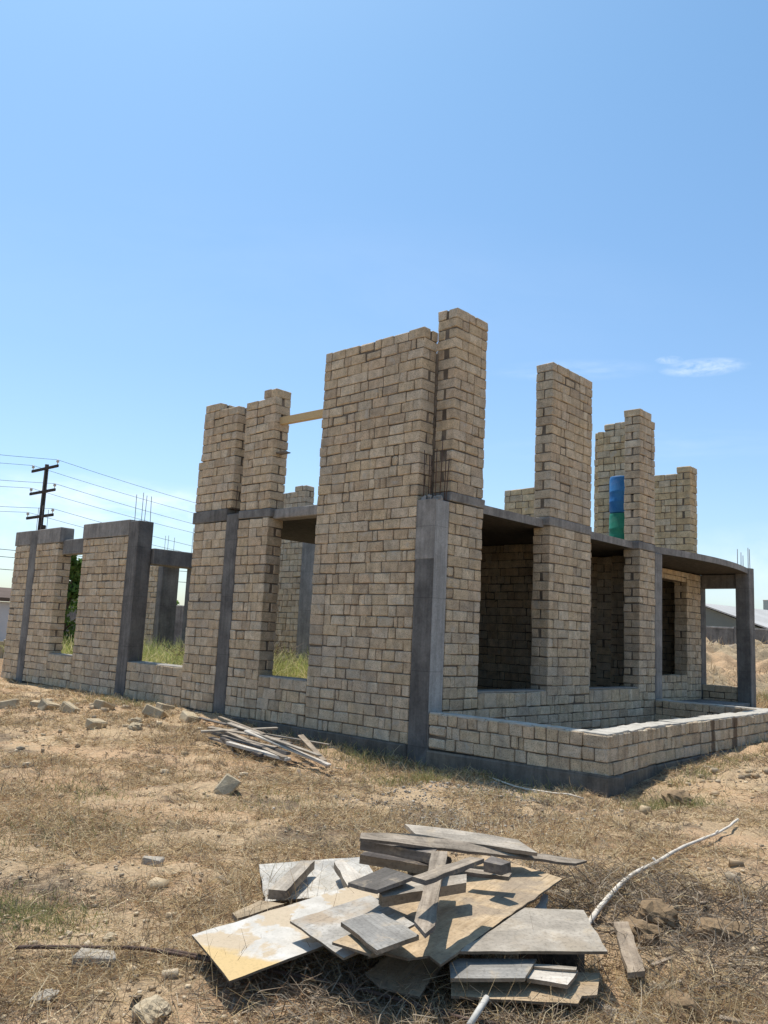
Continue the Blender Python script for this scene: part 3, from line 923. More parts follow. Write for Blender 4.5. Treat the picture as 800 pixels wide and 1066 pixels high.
STONES= [(-3.4, 4.64, -0.08, 0.1), (-4.5, -0.59, -0.08, 0.12), (-3.68, 7.57, -0.08, 0.1), (-3.3, 7.62, -0.08, 0.08), (-3.23, 7.02, -0.08, 0.1), (-2.2, 7.81, -0.08, 0.06), (-1.63, 7.61, -0.08, 0.1), (-2.45, 4.98, -0.08, 0.06), (-2.88, 4.1, -0.08, 0.06), (-1.32, 5.53, -0.08, 0.08), (-0.44, 7.85, -0.08, 0.1), (-0.23, 9.23, -0.08, 0.1), (-1.22, 4.78, -0.08, 0.08), (-6.96, -2.78, -0.08, 0.06), (-6.85, -2.94, -0.08, 0.02), (-6.89, -3.67, -0.08, 0.03), (-8.4, -5.27, -0.08, 0.06), (-8.7, -4.72, -0.08, 0.03), (-8.03, -4.19, -0.08, 0.03), (-7.79, -2.19, -0.08, 0.03), (-5.19, -6.41, -0.08, 0.12), (-5.63, -6.38, -0.08, 0.1), (-5.14, -6.21, -0.08, 0.1), (-6.28, -7.0, -0.08, 0.07), (-0.49, -4.48, -0.08, 0.1), (-4.19, -6.2, -0.08, 0.03), (-8.28, -4.49, -0.08, 0.05), (-7.33, -1.85, -0.08, 0.02), (-7.83, -4.56, -0.08, 0.02)]

# ------------------------------------------------------------------ board pile in the foreground
for key, th, pts, mat, label in BOARDS:
    P = [np.array(p) for p in pts]
    c = sum(P) / len(P)
    nrm = np.zeros(3)
    for i in range(len(P)):
        nrm += np.cross(P[i] - c, P[(i + 1) % len(P)] - c)
    nrm /= np.linalg.norm(nrm)
    if nrm[2] < 0:
        nrm = -nrm
    lens = [np.linalg.norm(P[(i + 1) % len(P)] - P[i]) for i in range(len(P))]
    i = int(np.argmax(lens))
    ex = (P[(i + 1) % len(P)] - P[i])
    if mat == "ply_patch":
        ex = P[3] - P[0]
    ex = ex - nrm * (ex @ nrm)
    ex /= np.linalg.norm(ex)
    ey = np.cross(nrm, ex)
    o0 = P[0] if mat == "ply_patch" else c
    loc = np.array([[(p - o0) @ ex, (p - o0) @ ey, (p - o0) @ nrm] for p in P])
    # break the straight outline into a slightly worn one
    ring = []
    n = len(loc)
    for k in range(n):
        a, b = loc[k], loc[(k + 1) % n]
        L = np.linalg.norm(b - a)
        s = max(1, int(L / .09))
        for q in range(s):
            t = q / s
            p = a + (b - a) * t
            if q:
                p = p + rng.normal(0, .0036, 3) * np.array([1, 1, .3])
            ring.append(p)
    mb = MB()
    mb.prism(ring, (0, 0, -1), th * (.72 if key == "plywood_sheet" else .85), 0, 1)
    o = mb.build(key, [mat, "ply_edge" if mat.startswith("ply") else ("wood_dark" if mat in ("wood_grey", "wood_dark", "board_dark") else "wood_brown")])
    o.matrix_world = Matrix((Vector(ex), Vector(ey), Vector(nrm))).transposed().to_4x4()
    o.location = o0
    cat = {"plywood_sheet": "plywood", "plywood_offcut": "plywood", "square_board": "board", "plank": "plank", "board": "board", "timber_beam": "timber",
           "wood_block": "wood block", "batten": "batten"}[key]
    props(o, label, cat, "boards heaped in the foreground")

# props under the heap: bits of timber that carry the sheets
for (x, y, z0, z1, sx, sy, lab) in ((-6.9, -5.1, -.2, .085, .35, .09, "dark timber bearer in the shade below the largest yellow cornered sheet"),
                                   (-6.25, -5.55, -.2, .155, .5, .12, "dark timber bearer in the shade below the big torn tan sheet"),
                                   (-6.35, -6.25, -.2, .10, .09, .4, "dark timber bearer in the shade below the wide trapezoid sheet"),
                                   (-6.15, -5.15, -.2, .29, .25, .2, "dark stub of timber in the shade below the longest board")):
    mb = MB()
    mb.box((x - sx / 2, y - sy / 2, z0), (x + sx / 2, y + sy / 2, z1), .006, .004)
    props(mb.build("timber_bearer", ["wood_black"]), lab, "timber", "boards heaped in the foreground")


def follow(pts, lift, n=24):
    P = np.array(pts)
    t = np.linspace(0, len(P) - 1, n)
    out = np.stack([np.interp(t, np.arange(len(P)), P[:, k]) for k in range(3)], 1)
    for p in out:
        p[2] = ground_fine(p[0], p[1]) + lift
    return out


def smooth_line(P):
    Q = P.copy()
    for _ in range(3):
        Q[1:-1] = (Q[:-2] + 2 * Q[1:-1] + Q[2:]) / 4
    return Q


mb = MB()
mb.tube([PVC[0], PVC[1]], .016, 10)
props(mb.build("plastic_pipe", ["pvc"], smooth=True), "white plastic pipe end at the bottom edge below the pile", "pipe")
P = smooth_line(follow(POLE_STICK, .03, 26))
P[:, :2] += rng.normal(0, .003, (26, 2))
P[:, 2] += .03
mb = MB()
mb.tube(P, [.0195 - .0075 * i / 25 + rng.normal(0, .0012) for i in range(26)], 8)
mb.tube([P[20], P[20] + np.array([.03, -.02, .035])], .011, 6)
mb.tube([P[11], P[11] + np.array([-.02, .03, .03])], .012, 6)
props(mb.build("bare_branch", ["bare_stick"], smooth=True), "long crooked pale branch reaching from the pile to the upper right", "branch")
mb = MB()
mb.tube(follow(THIN_STICK, .03, 8), .013, 6)
props(mb.build("thin_stick", ["bare_stick"], smooth=True), "thin straight pale stick in the grass before the low terrace wall", "stick")
P = follow(REBAR1, .045, 20)
mb = MB()
mb.tube(smooth_line(P), .0125, 6)
props(mb.build("rusty_rod", ["rebar_steel"], smooth=True), "rusty iron rod lying left of the pile behind the grey brick", "iron rod")
P = follow(REBAR2, .055, 20)
mb = MB()
mb.tube(smooth_line(P), .0115, 6)
props(mb.build("rusty_rod", ["rebar_steel"], smooth=True), "rusty iron rod running under the front of the pile to the bottom edge", "iron rod")

# timbers before the left facade
TL = ["light plank lying across the back of the timber heap by the wall", "upper pale lath slanting down the timber heap by the wall",
      "light squared batten at the front of the timber heap", "dark timber in the middle of the heap by the wall",
      "longest pale lath ending right at the grass, timber heap by the wall", "thin pale strip pointing right on the timber heap",
      "brown plank leaning crosswise at the right end of the timber heap", "dark plank at the far left end of the timber heap",
      "grey plank below the pale laths of the timber heap", "grey board at the back left of the timber heap",
      "dark timber lowest at the left of the timber heap", "short grey batten inside the timber heap"]
TM = ["wood_pale", "wood_pale", "wood_white", "wood_dark", "wood_white", "wood_pale", "wood_brown", "wood_dark", "wood_grey", "wood_grey", "wood_dark", "wood_grey"]
TIMBERS = TIMBERS + [((-2.05, 2.75, .07), (-2.38, .72, -.02), .10, .05), ((-2.42, 2.35, .03), (-2.75, .9, -.04), .09, .05), ((-1.75, 2.6, .13), (-2.2, .55, .02), .08, .04),
                     ((-1.6, 2.9, .05), (-1.75, 1.4, 0), .10, .05), ((-2.25, 2.95, .16), (-2.05, 1.3, .10), .09, .04)]
TL += ["dark squared lath second from the front of the timber heap", "blackened timber lying lowest at the front of the timber heap", "dark lath between the two palest laths of the timber heap",
       "dark squared timber nearest the wall in the timber heap", "weathered board on top of the middle of the timber heap"]
TM += ["wood_dark", "wood_black", "wood_dark", "wood_dark", "wood_grey"]
for (p0, p1, wd, th), lab, m in zip(TIMBERS, TL, TM):
    p0, p1 = list(p0), list(p1)
    wd, th = wd * .78, th * .8
    p0[2] *= .75
    for p in (p0, p1):
        p[2] = max(p[2], ground_fine(p[0], p[1]) + th * .5)
    plank_between("timber", p0, p1, wd, th, m, lab, "timber", "timbers heaped before the wall")


# ------------------------------------------------------------------ stones lying about
def rough_stone(name, x, y, size, mat, label, cat="stone", rz=0, flat=.6, tilt=(0, 0), boxy=True, group=None, lift=0.0):
    mb = MB()
    sx, sy, sz = size if isinstance(size, tuple) else (size * 2.0, size * 1.3, size * 2 * flat)
    h = np.array([sx, sy, sz]) / 2
    if boxy:
        mb.add(cbox(-h, h, min(h) * .22, min(sx, sy, sz) * .055), TF)
    else:
        U, W = 18, 11
        sd = rng.uniform(0, 50)
        vs, fs = [], []
        for j in range(W + 1):
            for i in range(U):
                th, ph = math.pi * j / W, 2 * math.pi * i / U
                q = Vector((math.sin(th) * math.cos(ph), math.sin(th) * math.sin(ph), math.cos(th)))
                k = 1 + .38 * mnoise.noise(q * 1.3 + Vector((sd, 0, 0))) + .20 * mnoise.noise(q * 3.3 + Vector((sd, 5, 0))) + .08 * mnoise.noise(q * 8 + Vector((sd, 9, 0)))
                k *= 1 / max(abs(q.x), abs(q.y), abs(q.z)) ** .35
                vs.append((q.x * h[0] * k, q.y * h[1] * k, q.z * h[2] * k))
        for j in range(W):
            for i in range(U):
                i2 = (i + 1) % U
                fs.append([j * U + i, (j + 1) * U + i, (j + 1) * U + i2, j * U + i2])
        mb.add(vs, fs)
    o = mb.build(name, [mat])
    o.location = (x, y, ground_fine(x, y) + sz * .22 + lift)
    o.rotation_euler = (tilt[0], tilt[1], rz)
    return props(o, label, cat, group)


rough_stone("stone_block", -3.4, 4.64, (.36, .2, .18), "rubble_stone", "yellow wall block lying alone in the grass left of centre", "stone block", .5, tilt=(.25, .1))
rough_stone("stone_block", -4.5, -.59, (.26, .22, .24), "rubble_stone", "pointed pale stone lying alone in the grass left of the timber heap end", "stone", 1.1, tilt=(.7, .4))
rough_stone("stone_block", -3.68, 7.57, (.36, .2, .24), "rubble_stone", "stone block at the left edge of the picture before the low piers", "stone block", 2.3, tilt=(.1, .3))
rough_stone("stone_block", -3.25, 7.3, (.30, .2, .12), "rubble_stone", "flat stone next to the tilted block in the left row of rubble", "stone", .9)
rough_stone("stone_block", -3.2, 6.9, (.38, .2, .2), "rubble_stone", "tilted wall block in the left row of rubble", "stone block", .3, tilt=(.4, .25))
rough_stone("stone_block", -3.05, 6.35, (.34, .2, .2), "rubble_stone", "wall block with shaded front at the right end of the left row of rubble", "stone block", 1.9, tilt=(.2, -.4))
rough_stone("stone_block", -2.2, 6.6, (.46, .22, .2), "rubble_stone", "long block half buried in the heaped soil", "stone block", .45, tilt=(.25, .2))
rough_stone("stone_block", -1.63, 5.6, (.55, .4, .2), "rubble_stone", "large pale slab of stone on top of the heaped soil", "stone", .8, tilt=(.35, .25))
rough_stone("stone_block", -2.45, 4.98, (.28, .18, .13), "rubble_stone", "small stone at the foot of the heaped soil", "stone", 2.2, tilt=(.2, .1), boxy=False)
rough_stone("stone_block", -2.9, 4.2, (.25, .2, .14), "rubble_stone", "rounded stone just right of the lone yellow block", "stone", .2, boxy=False)
rough_stone("stone_block", -1.25, 5.0, (.38, .26, .2), "rubble_stone", "block in the shade at the left end of the timber heap", "stone block", 1.3, tilt=(.3, -.2))
rough_stone("stone_block", -.6, 6.9, (.36, .22, .18), "rubble_stone", "block against the foot of the wall beyond the heaped soil", "stone block", .1, tilt=(.1, .3))
rough_stone("stone_block", -1.3, 3.9, (.62, .42, .16), "rubble_stone", "flat slab of stone beside the left end of the timber heap", "stone", 1.0, tilt=(.12, .1))
rough_stone("brick", -6.92, -2.86, (.17, .10, .09), "brick_grey", "small grey brick in the grass upper left of the pile", "brick", -.75)
rough_stone("brick", -8.33, -4.56, (.22, .11, .09), "brick_grey", "grey brick lying by the rusty rod at the left", "brick", -.72, tilt=(.05, .06))
rough_stone("stone_block", -8.40, -5.27, (.24, .16, .10), "rubble_stone", "tan stone at the bottom edge left of the pile", "stone", .6, tilt=(.1, .15), boxy=False)
rough_stone("stone_block", -8.72, -4.78, (.13, .09, .06), "brick_grey", "small pale stone in the lower left corner area", "stone", .1, boxy=False)
rough_stone("stone_block", -8.03, -4.19, (.10, .08, .05), "rubble_stone", "small stone above the grey brick", "stone", .7, boxy=False)
rough_stone("clay_lump", -5.05, -6.30, (.40, .26, .20), "clay_clod", "big lump of brown clay right of the pile behind the brown plank", "clay lump", .3, boxy=False, lift=-.05)
rough_stone("clay_lump", -5.42, -6.36, (.27, .2, .15), "clay_clod", "rounded clay lump close to the trapezoid sheet", "clay lump", 1.2, boxy=False)
rough_stone("clay_lump", -4.95, -6.72, (.34, .24, .13), "clay_clod", "lower clay lump in the dug soil right of the brown plank", "clay lump", 2.0, boxy=False)
rough_stone("stone_block", -6.28, -7.0, (.22, .16, .11), "clay_clod", "brownish round stone at the bottom right", "stone", .5, boxy=False)
rough_stone("clay_lump", -.49, -4.48, (.36, .32, .24), "clay_clod", "brown clod with weeds before the terrace wall", "clay lump", .5, boxy=False)
rough_stone("stone_block", -4.19, -6.2, (.12, .09, .06), "rubble_stone", "small stone beside the long branch on the right", "stone", .4, boxy=False)


# ------------------------------------------------------------------ grass, straw, pebbles
CAM = np.array(CAM_POS)
CF, CR = np.array(CAM_F), np.array(CAM_R)


def visible_ground(n, rmin, rmax, power=1.5):
    """Random ground points in front of the house, denser where the ground is nearer."""
    out = []
    tot = 0
    while tot < n:
        r = rmin + (rmax - rmin) * rng.random(n) ** power
        a = np.where(rng.random(n) < .8, rng.uniform(-.56, .56, n), rng.uniform(-.95, .95, n))
        base = math.atan2(CF[1], CF[0])
        x = CAM[0] + r * np.cos(base + a)
        y = CAM[1] + r * np.sin(base + a)
        ok = ~((x > -.03) & (y > -.0) & (y < 18)) & ~((x > -.04) & (x < 9) & (y > -3.3 + np.interp(x, [0, 9], [0, .45])) & (y < .5))
        out.append(np.stack([x[ok], y[ok]], 1))
        tot += ok.sum()
    return np.concatenate(out)[:n]


def vnoise(x, y, s, seed):
    return np.array([mnoise.fractal(Vector((a * s, b * s, seed)), .9, 2.1, 4) for a, b in zip(x, y)])


def gz(x, y):
    return np.array([ground_fine(a, b) for a, b in zip(x, y)])


def blades(name, xy, z, length, width, lean, mat, label, cat, curl=.5, kind="stuff", parent=None):
    """Bent ribbons of three joints; lean 0 stands, 1 lies on the ground."""
    n = len(xy)
    az = rng.uniform(0, 2 * np.pi, n)
    el = np.clip(np.pi / 2 * (1 - lean), .02, 1.55)
    d0 = np.stack([np.cos(az) * np.cos(el), np.sin(az) * np.cos(el), np.sin(el)], 1)
    az2 = az + rng.normal(0, .5, n)
    el2 = np.clip(el - curl * rng.random(n) * 1.2, -.15, 1.5)
    el2 = np.where(el < .25, np.abs(el2) * .3, el2)
    d1 = np.stack([np.cos(az2) * np.cos(el2), np.sin(az2) * np.cos(el2), np.sin(el2)], 1)
    p0 = np.stack([xy[:, 0], xy[:, 1], z], 1)
    p1 = p0 + d0 * (length * .5)[:, None]
    p2 = p1 + d1 * (length * .5)[:, None]
    w = np.cross(d0, rng.normal(0, 1, (n, 3)))
    w /= np.linalg.norm(w, axis=1)[:, None] + 1e-9
    w = w * (width * .5)[:, None]
    V = np.stack([p0 - w, p0 + w, p1 + w * .9, p1 - w * .9, p2 + w * .35, p2 - w * .35], 1)
    o = fast_mesh(name, V, 6, [[0, 1, 2, 3], [3, 2, 4, 5]], mat)
    return props(o, label, cat, kind=kind)


# straw lying on the soil and standing dead stalks, in patches
xy = visible_ground(500000, 2.6, 30, 1.7)
pn = vnoise(xy[:, 0], xy[:, 1], .8, 4.0)
keep = rng.random(len(xy)) < np.clip(.36 + pn * 3.0, .025, 1)
# less straw on the bare sandy bank right of the terrace
bare = np.exp(-(((xy[:, 0] - 2.2) / 3.2) ** 2 + ((xy[:, 1] + 5.2) / 1.5) ** 2))
keep &= rng.random(len(xy)) > bare * .75
xy = xy[keep]
dist = np.hypot(xy[:, 0] - CAM[0], xy[:, 1] - CAM[1])
n = len(xy)
z = gz(xy[:, 0], xy[:, 1])
ln = rng.gamma(3.0, .028, n) + .02
wd = np.clip(.0016 + dist * .00028, .0022, .008) * rng.uniform(.7, 1.4, n)
lean = np.clip(rng.beta(4.5, 1.3, n), 0, .97)
blades("dry_grass", xy, z + .004, ln, wd, lean, "straw", "flattened dry straw spread over the plot", "grass")

xy = visible_ground(60000, 3.0, 26, 1.5)
pn = vnoise(xy[:, 0], xy[:, 1], .5, 9.0)
keep = rng.random(len(xy)) < np.clip((pn - .02) * 2.2, .015, .8)
bare = np.exp(-(((xy[:, 0] - 2.2) / 3.2) ** 2 + ((xy[:, 1] + 5.2) / 1.5) ** 2))
keep &= rng.random(len(xy)) > bare * .9
xy = xy[keep]
dist = np.hypot(xy[:, 0] - CAM[0], xy[:, 1] - CAM[1])
n = len(xy)
blades("dry_stalks", xy, gz(xy[:, 0], xy[:, 1]) - .005, rng.gamma(4, .035, n) + .03, np.clip(.0016 + dist * .0003, .0022, .008), np.clip(rng.beta(2, 3.5, n), 0, .9),
       "straw", "standing dead grass stalks in loose patches", "grass", .7)


def tufts(name, nt_, per, rmax, lmin, lmax, mat, label, thr, seed):
    c0 = visible_ground(nt_, 2.8, rmax, 1.5)
    pn = vnoise(c0[:, 0], c0[:, 1], .7, seed)
    bare = np.exp(-(((c0[:, 0] - 2.2) / 3.2) ** 2 + ((c0[:, 1] + 5.2) / 1.5) ** 2))
    c0 = c0[(rng.random(len(c0)) < np.clip((pn - thr) * 2.5, .04, 1)) & (rng.random(len(c0)) > bare * .9)]
    m = len(c0)
    rad = rng.uniform(.02, .085, m)
    size = rng.uniform(.5, 1.2, m)
    p = np.repeat(c0, per, 0) + rng.normal(0, 1, (m * per, 2)) * np.repeat(rad, per)[:, None]
    l = rng.uniform(lmin, lmax, m * per) * np.repeat(size, per)
    dd = np.hypot(p[:, 0] - CAM[0], p[:, 1] - CAM[1])
    blades(name, p, gz(p[:, 0], p[:, 1]) - .004, l, np.clip(.0016 + dd * .0003, .002, .008), np.clip(rng.beta(2.2, 1.6, m * per), 0, .97), mat, label, "grass", .9)


tufts("straw_tufts", 9000, 30, 24, .04, .17, "straw", "low tufts of dead straw scattered over the plot", -.05, 31.0)
tufts("brown_tufts", 6500, 26, 22, .03, .15, "twig", "low brown dead tufts scattered over the plot", .02, 47.0)


n = 9000
xy = visible_ground(n, 2.6, 9, 1.2)
xy = xy[rng.random(n) < np.clip(.35 + 2.4 * vnoise(xy[:, 0], xy[:, 1], .9, 77.0), .03, 1)]
n = len(xy)
blades("long_straw", xy, gz(xy[:, 0], xy[:, 1]) + rng.uniform(.004, .02, n), rng.uniform(.10, .30, n), rng.uniform(.003, .006, n), np.clip(rng.beta(9, 1.1, n), 0, .985),
       "straw", "long pale straws lying about in the foreground", "grass", .25)


def patch(cx, cy, rx, ry, n, lmin, lmax, lean_b=(2, 4)):
    p = np.stack([rng.normal(cx, rx, n), rng.normal(cy, ry, n)], 1)
    return p, rng.uniform(lmin, lmax, n), np.clip(rng.beta(*lean_b, n), 0, .95)


Ps, Ls, As = [], [], []
for a in ((-8.2, -3.6, .20, .26, 1100, .03, .10), (-8.45, -3.45, .22, .26, 700, .03, .10), (-.25, 1.6, .12, 1.6, 260, .06, .25), (-.25, -1.6, .1, .9, 200, .06, .22), (-5.99, .05, .28, .35, 350, .05, .13), (-2.0, -1.1, .3, .12, 220, .06, .22), (-1.2, -1.0, .2, .15, 260, .08, .26),
          (-.6, .9, .25, .4, 260, .08, .3), (-1.5, .1, .4, .3, 160, .08, .22), (-1.2, -2.6, .5, .4, 260, .05, .14), (-.5, -4.4, .3, .25, 800, .05, .2), (-7.2, -1.4, .5, .5, 500, .05, .12),
          (-.9, 8.3, .4, .6, 500, .06, .2), (2.6, -3.7, 1.2, .14, 600, .05, .15), (-4.5, -1.5, .5, .5, 350, .05, .12), (7, -4, 1.2, .4, 500, .1, .25)):
    p, l, le = patch(*a)
    ok = ~((p[:, 0] > -.05) & (p[:, 1] > -3.25))
    Ps.append(p[ok]); Ls.append(l[ok]); As.append(le[ok])
xy, ln, le = np.concatenate(Ps), np.concatenate(Ls), np.concatenate(As)
blades("green_weeds", xy, gz(xy[:, 0], xy[:, 1]) - .003, ln, np.clip(.0018 + np.hypot(xy[:, 0] - CAM[0], xy[:, 1] - CAM[1]) * .0004, .003, .008), le, "weed_green",
       "low green weeds among the straw", "grass", .8)

mb = MB()
for cx, cy, rx, ry, m in ((-6.9, -5.3, .8, .7, 46), (-6.2, -6.2, .7, .6, 46), (-2.3, 1.2, .4, 1.0, 40), (-7.3, -6.1, .3, .3, 24), (-5.2, -6.2, .5, .5, 16)):
    for k in range(m):
        x, y = rng.normal(cx, rx), rng.normal(cy, ry)
        L, wv, tv = rng.uniform(.04, .22), rng.uniform(.008, .035), rng.uniform(.004, .014)
        v = cbox(np.array([-L / 2, -wv / 2, -tv / 2]), np.array([L / 2, wv / 2, tv / 2]), .002, .004)
        q = Matrix.Rotation(rng.uniform(0, 6.28), 3, "Z") @ Matrix.Rotation(rng.normal(0, .22), 3, "Y")
        v = v @ np.array(q).T + np.array([x, y, ground_fine(x, y) + .018])
        mb.add(v, TF)
props(mb.build("wood_chips", ["wood_brown"]), "splinters and small scraps of wood strewn round the board pile", "wood chips", kind="stuff")

# tangled dead twigs round the dug soil and under the boards
Ps, Ls, As = [], [], []
for a in ((-4.9, -6.1, .55, .45, 1500, .08, .34, (5, 2)), (-5.4, -7.0, .5, .35, 1300, .06, .28, (5, 2)), (-7.6, -5.7, .3, .3, 900, .08, .3, (5, 1.6)), (-7.0, -6.3, .25, .25, 700, .08, .3, (5, 1.6)),
          (-5.2, -5.4, .4, .3, 700, .08, .3, (5, 2)), (-4.3, -6.9, .7, .4, 900, .06, .3, (4, 2)), (3.5, -5.0, 1.2, .5, 600, .1, .4, (4, 2)), (-1.6, 2.6, .6, 1.2, 500, .1, .4, (5, 2))):
    p, l, le = patch(*a)
    ok = ~((p[:, 0] > -.05) & (p[:, 1] > -3.25))
    Ps.append(p[ok]); Ls.append(l[ok]); As.append(le[ok])
xy, ln, le = np.concatenate(Ps), np.concatenate(Ls), np.concatenate(As)
blades("dead_twigs", xy, gz(xy[:, 0], xy[:, 1]) + .012, ln, rng.uniform(.003, .007, len(xy)), le, "twig", "tangle of dead brown twigs beside the board pile", "twigs", .6)


def pebbles(name, n, smin, smax, mat, label, area=None, rmax=20):
    xy = area if area is not None else visible_ground(n, 2.6, rmax, 1.5)
    n = len(xy)
    s = smin * (smax / smin) ** (rng.random(n) ** 2.2)
    base = CS * .5
    off = np.full((24, 3), .2)
    off[np.arange(24), AX] = 0
    tpl = CS * (.5 - off)
    # one vertex per corner keeps it light
    tpl = np.array(_corners) * .42
    V = tpl[None] * (s[:, None, None] * rng.uniform(.6, 1.3, (n, 1, 3))) + rng.normal(0, .10, (n, 8, 3)) * s[:, None, None]
    a = rng.uniform(0, 6.28, n)
    c, sn = np.cos(a)[:, None], np.sin(a)[:, None]
    V = np.stack([V[..., 0] * c - V[..., 1] * sn, V[..., 0] * sn + V[..., 1] * c, V[..., 2] * .8], -1)
    V += np.stack([xy[:, 0], xy[:, 1], gz(xy[:, 0], xy[:, 1]) + s * .12], 1)[:, None]
    i = _cid
    q = [[i[-1, -1, -1], i[-1, 1, -1], i[1, 1, -1], i[1, -1, -1]], [i[-1, -1, 1], i[1, -1, 1], i[1, 1, 1], i[-1, 1, 1]], [i[-1, -1, -1], i[1, -1, -1], i[1, -1, 1], i[-1, -1, 1]],
         [i[-1, 1, -1], i[-1, 1, 1], i[1, 1, 1], i[1, 1, -1]], [i[-1, -1, -1], i[-1, -1, 1], i[-1, 1, 1], i[-1, 1, -1]], [i[1, -1, -1], i[1, 1, -1], i[1, 1, 1], i[1, -1, 1]]]
    return props(fast_mesh(name, V, 8, q, mat), label, "pebbles", kind="stuff")


blade_mat("pebble", [(0.42, 0.32, 0.20), (0.50, 0.39, 0.255), (0.33, 0.26, 0.18), (0.45, 0.36, 0.25), (0.36, 0.26, 0.16)], 0.0)
blade_mat("gravel", [(0.30, 0.26, 0.21), (0.41, 0.37, 0.31), (0.21, 0.185, 0.155), (0.34, 0.28, 0.21)], 0.0)
pebbles("soil_crumbs", 30000, .004, .036, "pebble", "crumbs of dry soil and small stones over the plot")
g1 = np.concatenate([np.stack([rng.normal(-2.6, .9, 1800), rng.normal(-2.2, 1.0, 1800)], 1), np.stack([rng.normal(-1.2, .4, 1500), rng.normal(-1.9, .8, 1500)], 1),
                     np.stack([rng.normal(-3.1, .5, 1500), rng.normal(-3.4, .5, 1500)], 1)])
g1 = g1[~((g1[:, 0] > -.05) & (g1[:, 1] > -3.3))]
rb = np.concatenate([np.stack([rng.normal(-2.4, 1.1, 260), rng.normal(6.2, 1.3, 260)], 1), np.stack([rng.normal(-3.6, 1.6, 160), rng.normal(3.0, 2.2, 160)], 1),
                     np.stack([rng.normal(-.9, .35, 120), rng.normal(4.5, 1.8, 120)], 1), np.stack([rng.normal(2.6, 1.6, 160), rng.normal(-4.1, .35, 160)], 1),
                     np.stack([rng.normal(-4.6, .8, 50), rng.normal(-6.7, .5, 50)], 1), np.stack([rng.normal(-8.3, .6, 30), rng.normal(-4.8, .5, 30)], 1)])
rb = rb[~((rb[:, 0] > -.1) & (rb[:, 1] > -3.35))]
pebbles("rubble_bits", 0, .018, .13, "pebble", "broken bits of yellow stone and dry clods lying about the plot", rb)
pebbles("gravel_patch", 0, .008, .04, "gravel", "grey gravel and mortar crumbs before the corner of the house", g1)

# ------------------------------------------------------------------ the yard inside the walls
nx, ny = 60, 70
Vx = [(.42 + (12 - .42) * i / (nx - 1), 7.65 + (18.2 - 7.65) * j / (ny - 1)) for j in range(ny) for i in range(nx)]
yv = [(x, y, .48 + .10 * mnoise.noise(Vector((x * .8, y * .8, 2))) + .03 * mnoise.noise(Vector((x * 4, y * 4, 2)))) for x, y in Vx]
yf = [(j * nx + i, j * nx + i + 1, (j + 1) * nx + i + 1, (j + 1) * nx + i) for j in range(ny - 1) for i in range(nx - 1)]
ring = [i for i in range(nx)] + [j * nx + nx - 1 for j in range(1, ny)] + [(ny - 1) * nx + i for i in range(nx - 2, -1, -1)] + [j * nx for j in range(ny - 2, 0, -1)]
nb = len(yv)
yv += [(yv[i][0], yv[i][1], -.6) for i in ring]
yf += [(ring[k], nb + k, nb + (k + 1) % len(ring), ring[(k + 1) % len(ring)]) for k in range(len(ring))]
props(link_mesh("yard_ground", yv, yf, "soil", smooth=True), "filled-in earth inside the walls of the house", "ground", kind="structure")
n = 26000
xy = np.stack([rng.uniform(.5, 9.5, n), rng.uniform(7.7, 18, n)], 1)
ok = ~((xy[:, 0] > 6.9) & (xy[:, 0] < 7.7) & (xy[:, 1] > 10.9) & (xy[:, 1] < 13.3)) & ~((xy[:, 0] > 5.2) & (xy[:, 0] < 6) & (xy[:, 1] > 16.8))
xy = xy[ok]
n = len(xy)
pn = vnoise(xy[:, 0], xy[:, 1], .9, 15.0)
kp = rng.random(n) < np.clip(.75 + pn * 1.6, .15, 1)
xy, pn = xy[kp], pn[kp]
n = len(xy)
blades("yard_grass", xy, np.full(n, .5), rng.uniform(.25, .85, n) * np.clip(1 + pn * .9, .5, 1.3), np.full(n, .012), np.clip(rng.beta(2, 5, n), 0, .7), "tall_grass", "tall green and yellow grass growing inside the house walls", "grass", .7)
n = 1500
xy = np.stack([rng.normal(3.6, .7, n), rng.normal(9.9, .4, n)], 1)
blades("brushwood", xy, np.full(n, .75) + rng.uniform(0, .5, n), rng.uniform(.3, .9, n), np.full(n, .012), np.clip(rng.beta(4, 2, n), 0, .9), "twig", "dry brushwood on top of the tall yard grass", "brushwood", .5)

# ------------------------------------------------------------------ power line
pole = empty("utility_pole", (6.62, 29.95, 0), "dark power pole with three crossarms behind the low left piers", "utility pole")


def sub(mb, name, mats, parent, origin, smooth=False):
    o = mb.build(name, mats, parent, smooth=smooth)
    for v in o.data.vertices:
        v.co -= Vector(origin)
    return o


PO = (6.62, 29.95, 0)
mb = MB()
mb.tube([(6.62, 29.95, -.8), (6.62, 29.95, 5), (6.62, 29.95, 9.22)], [.14, .12, .095], 10)
sub(mb, "shaft", ["pole_wood"], pole, PO, True)
ARMS = [(9.0, 1.30), (7.86, 1.25), (6.66, 1.32)]
tips = []
for zi, hl in ARMS:
    mb = MB()
    mb.box((6.62 - .13, 29.95 - hl - .08, zi - .065), (6.62 - .05, 29.95 + hl + .08, zi + .065), .01)
    arm = sub(mb, "crossarm", ["pole_wood"], pole, PO)
    for s in (-1, 1):
        y = 29.95 + s * hl
        mb = MB()
        mb.tube([(6.53, y, zi + .08), (6.53, y, zi + .2)], .02, 6)
        mb.tube([(6.53, y, zi + .16), (6.53, y, zi + .2), (6.53, y, zi + .25), (6.53, y, zi + .3)], [.05, .075, .06, .045], 8)
        sub(mb, "insulator", ["ceramic"], arm, PO, True)
        tips.append((6.53, y, zi + .29))
mb = MB()
mb.box((6.62 - .1, 29.95 - .42, 6.0), (6.62 + .1, 29.95 - .14, 6.24), .03)
sub(mb, "bracket_box", ["pole_wood"], pole, PO)
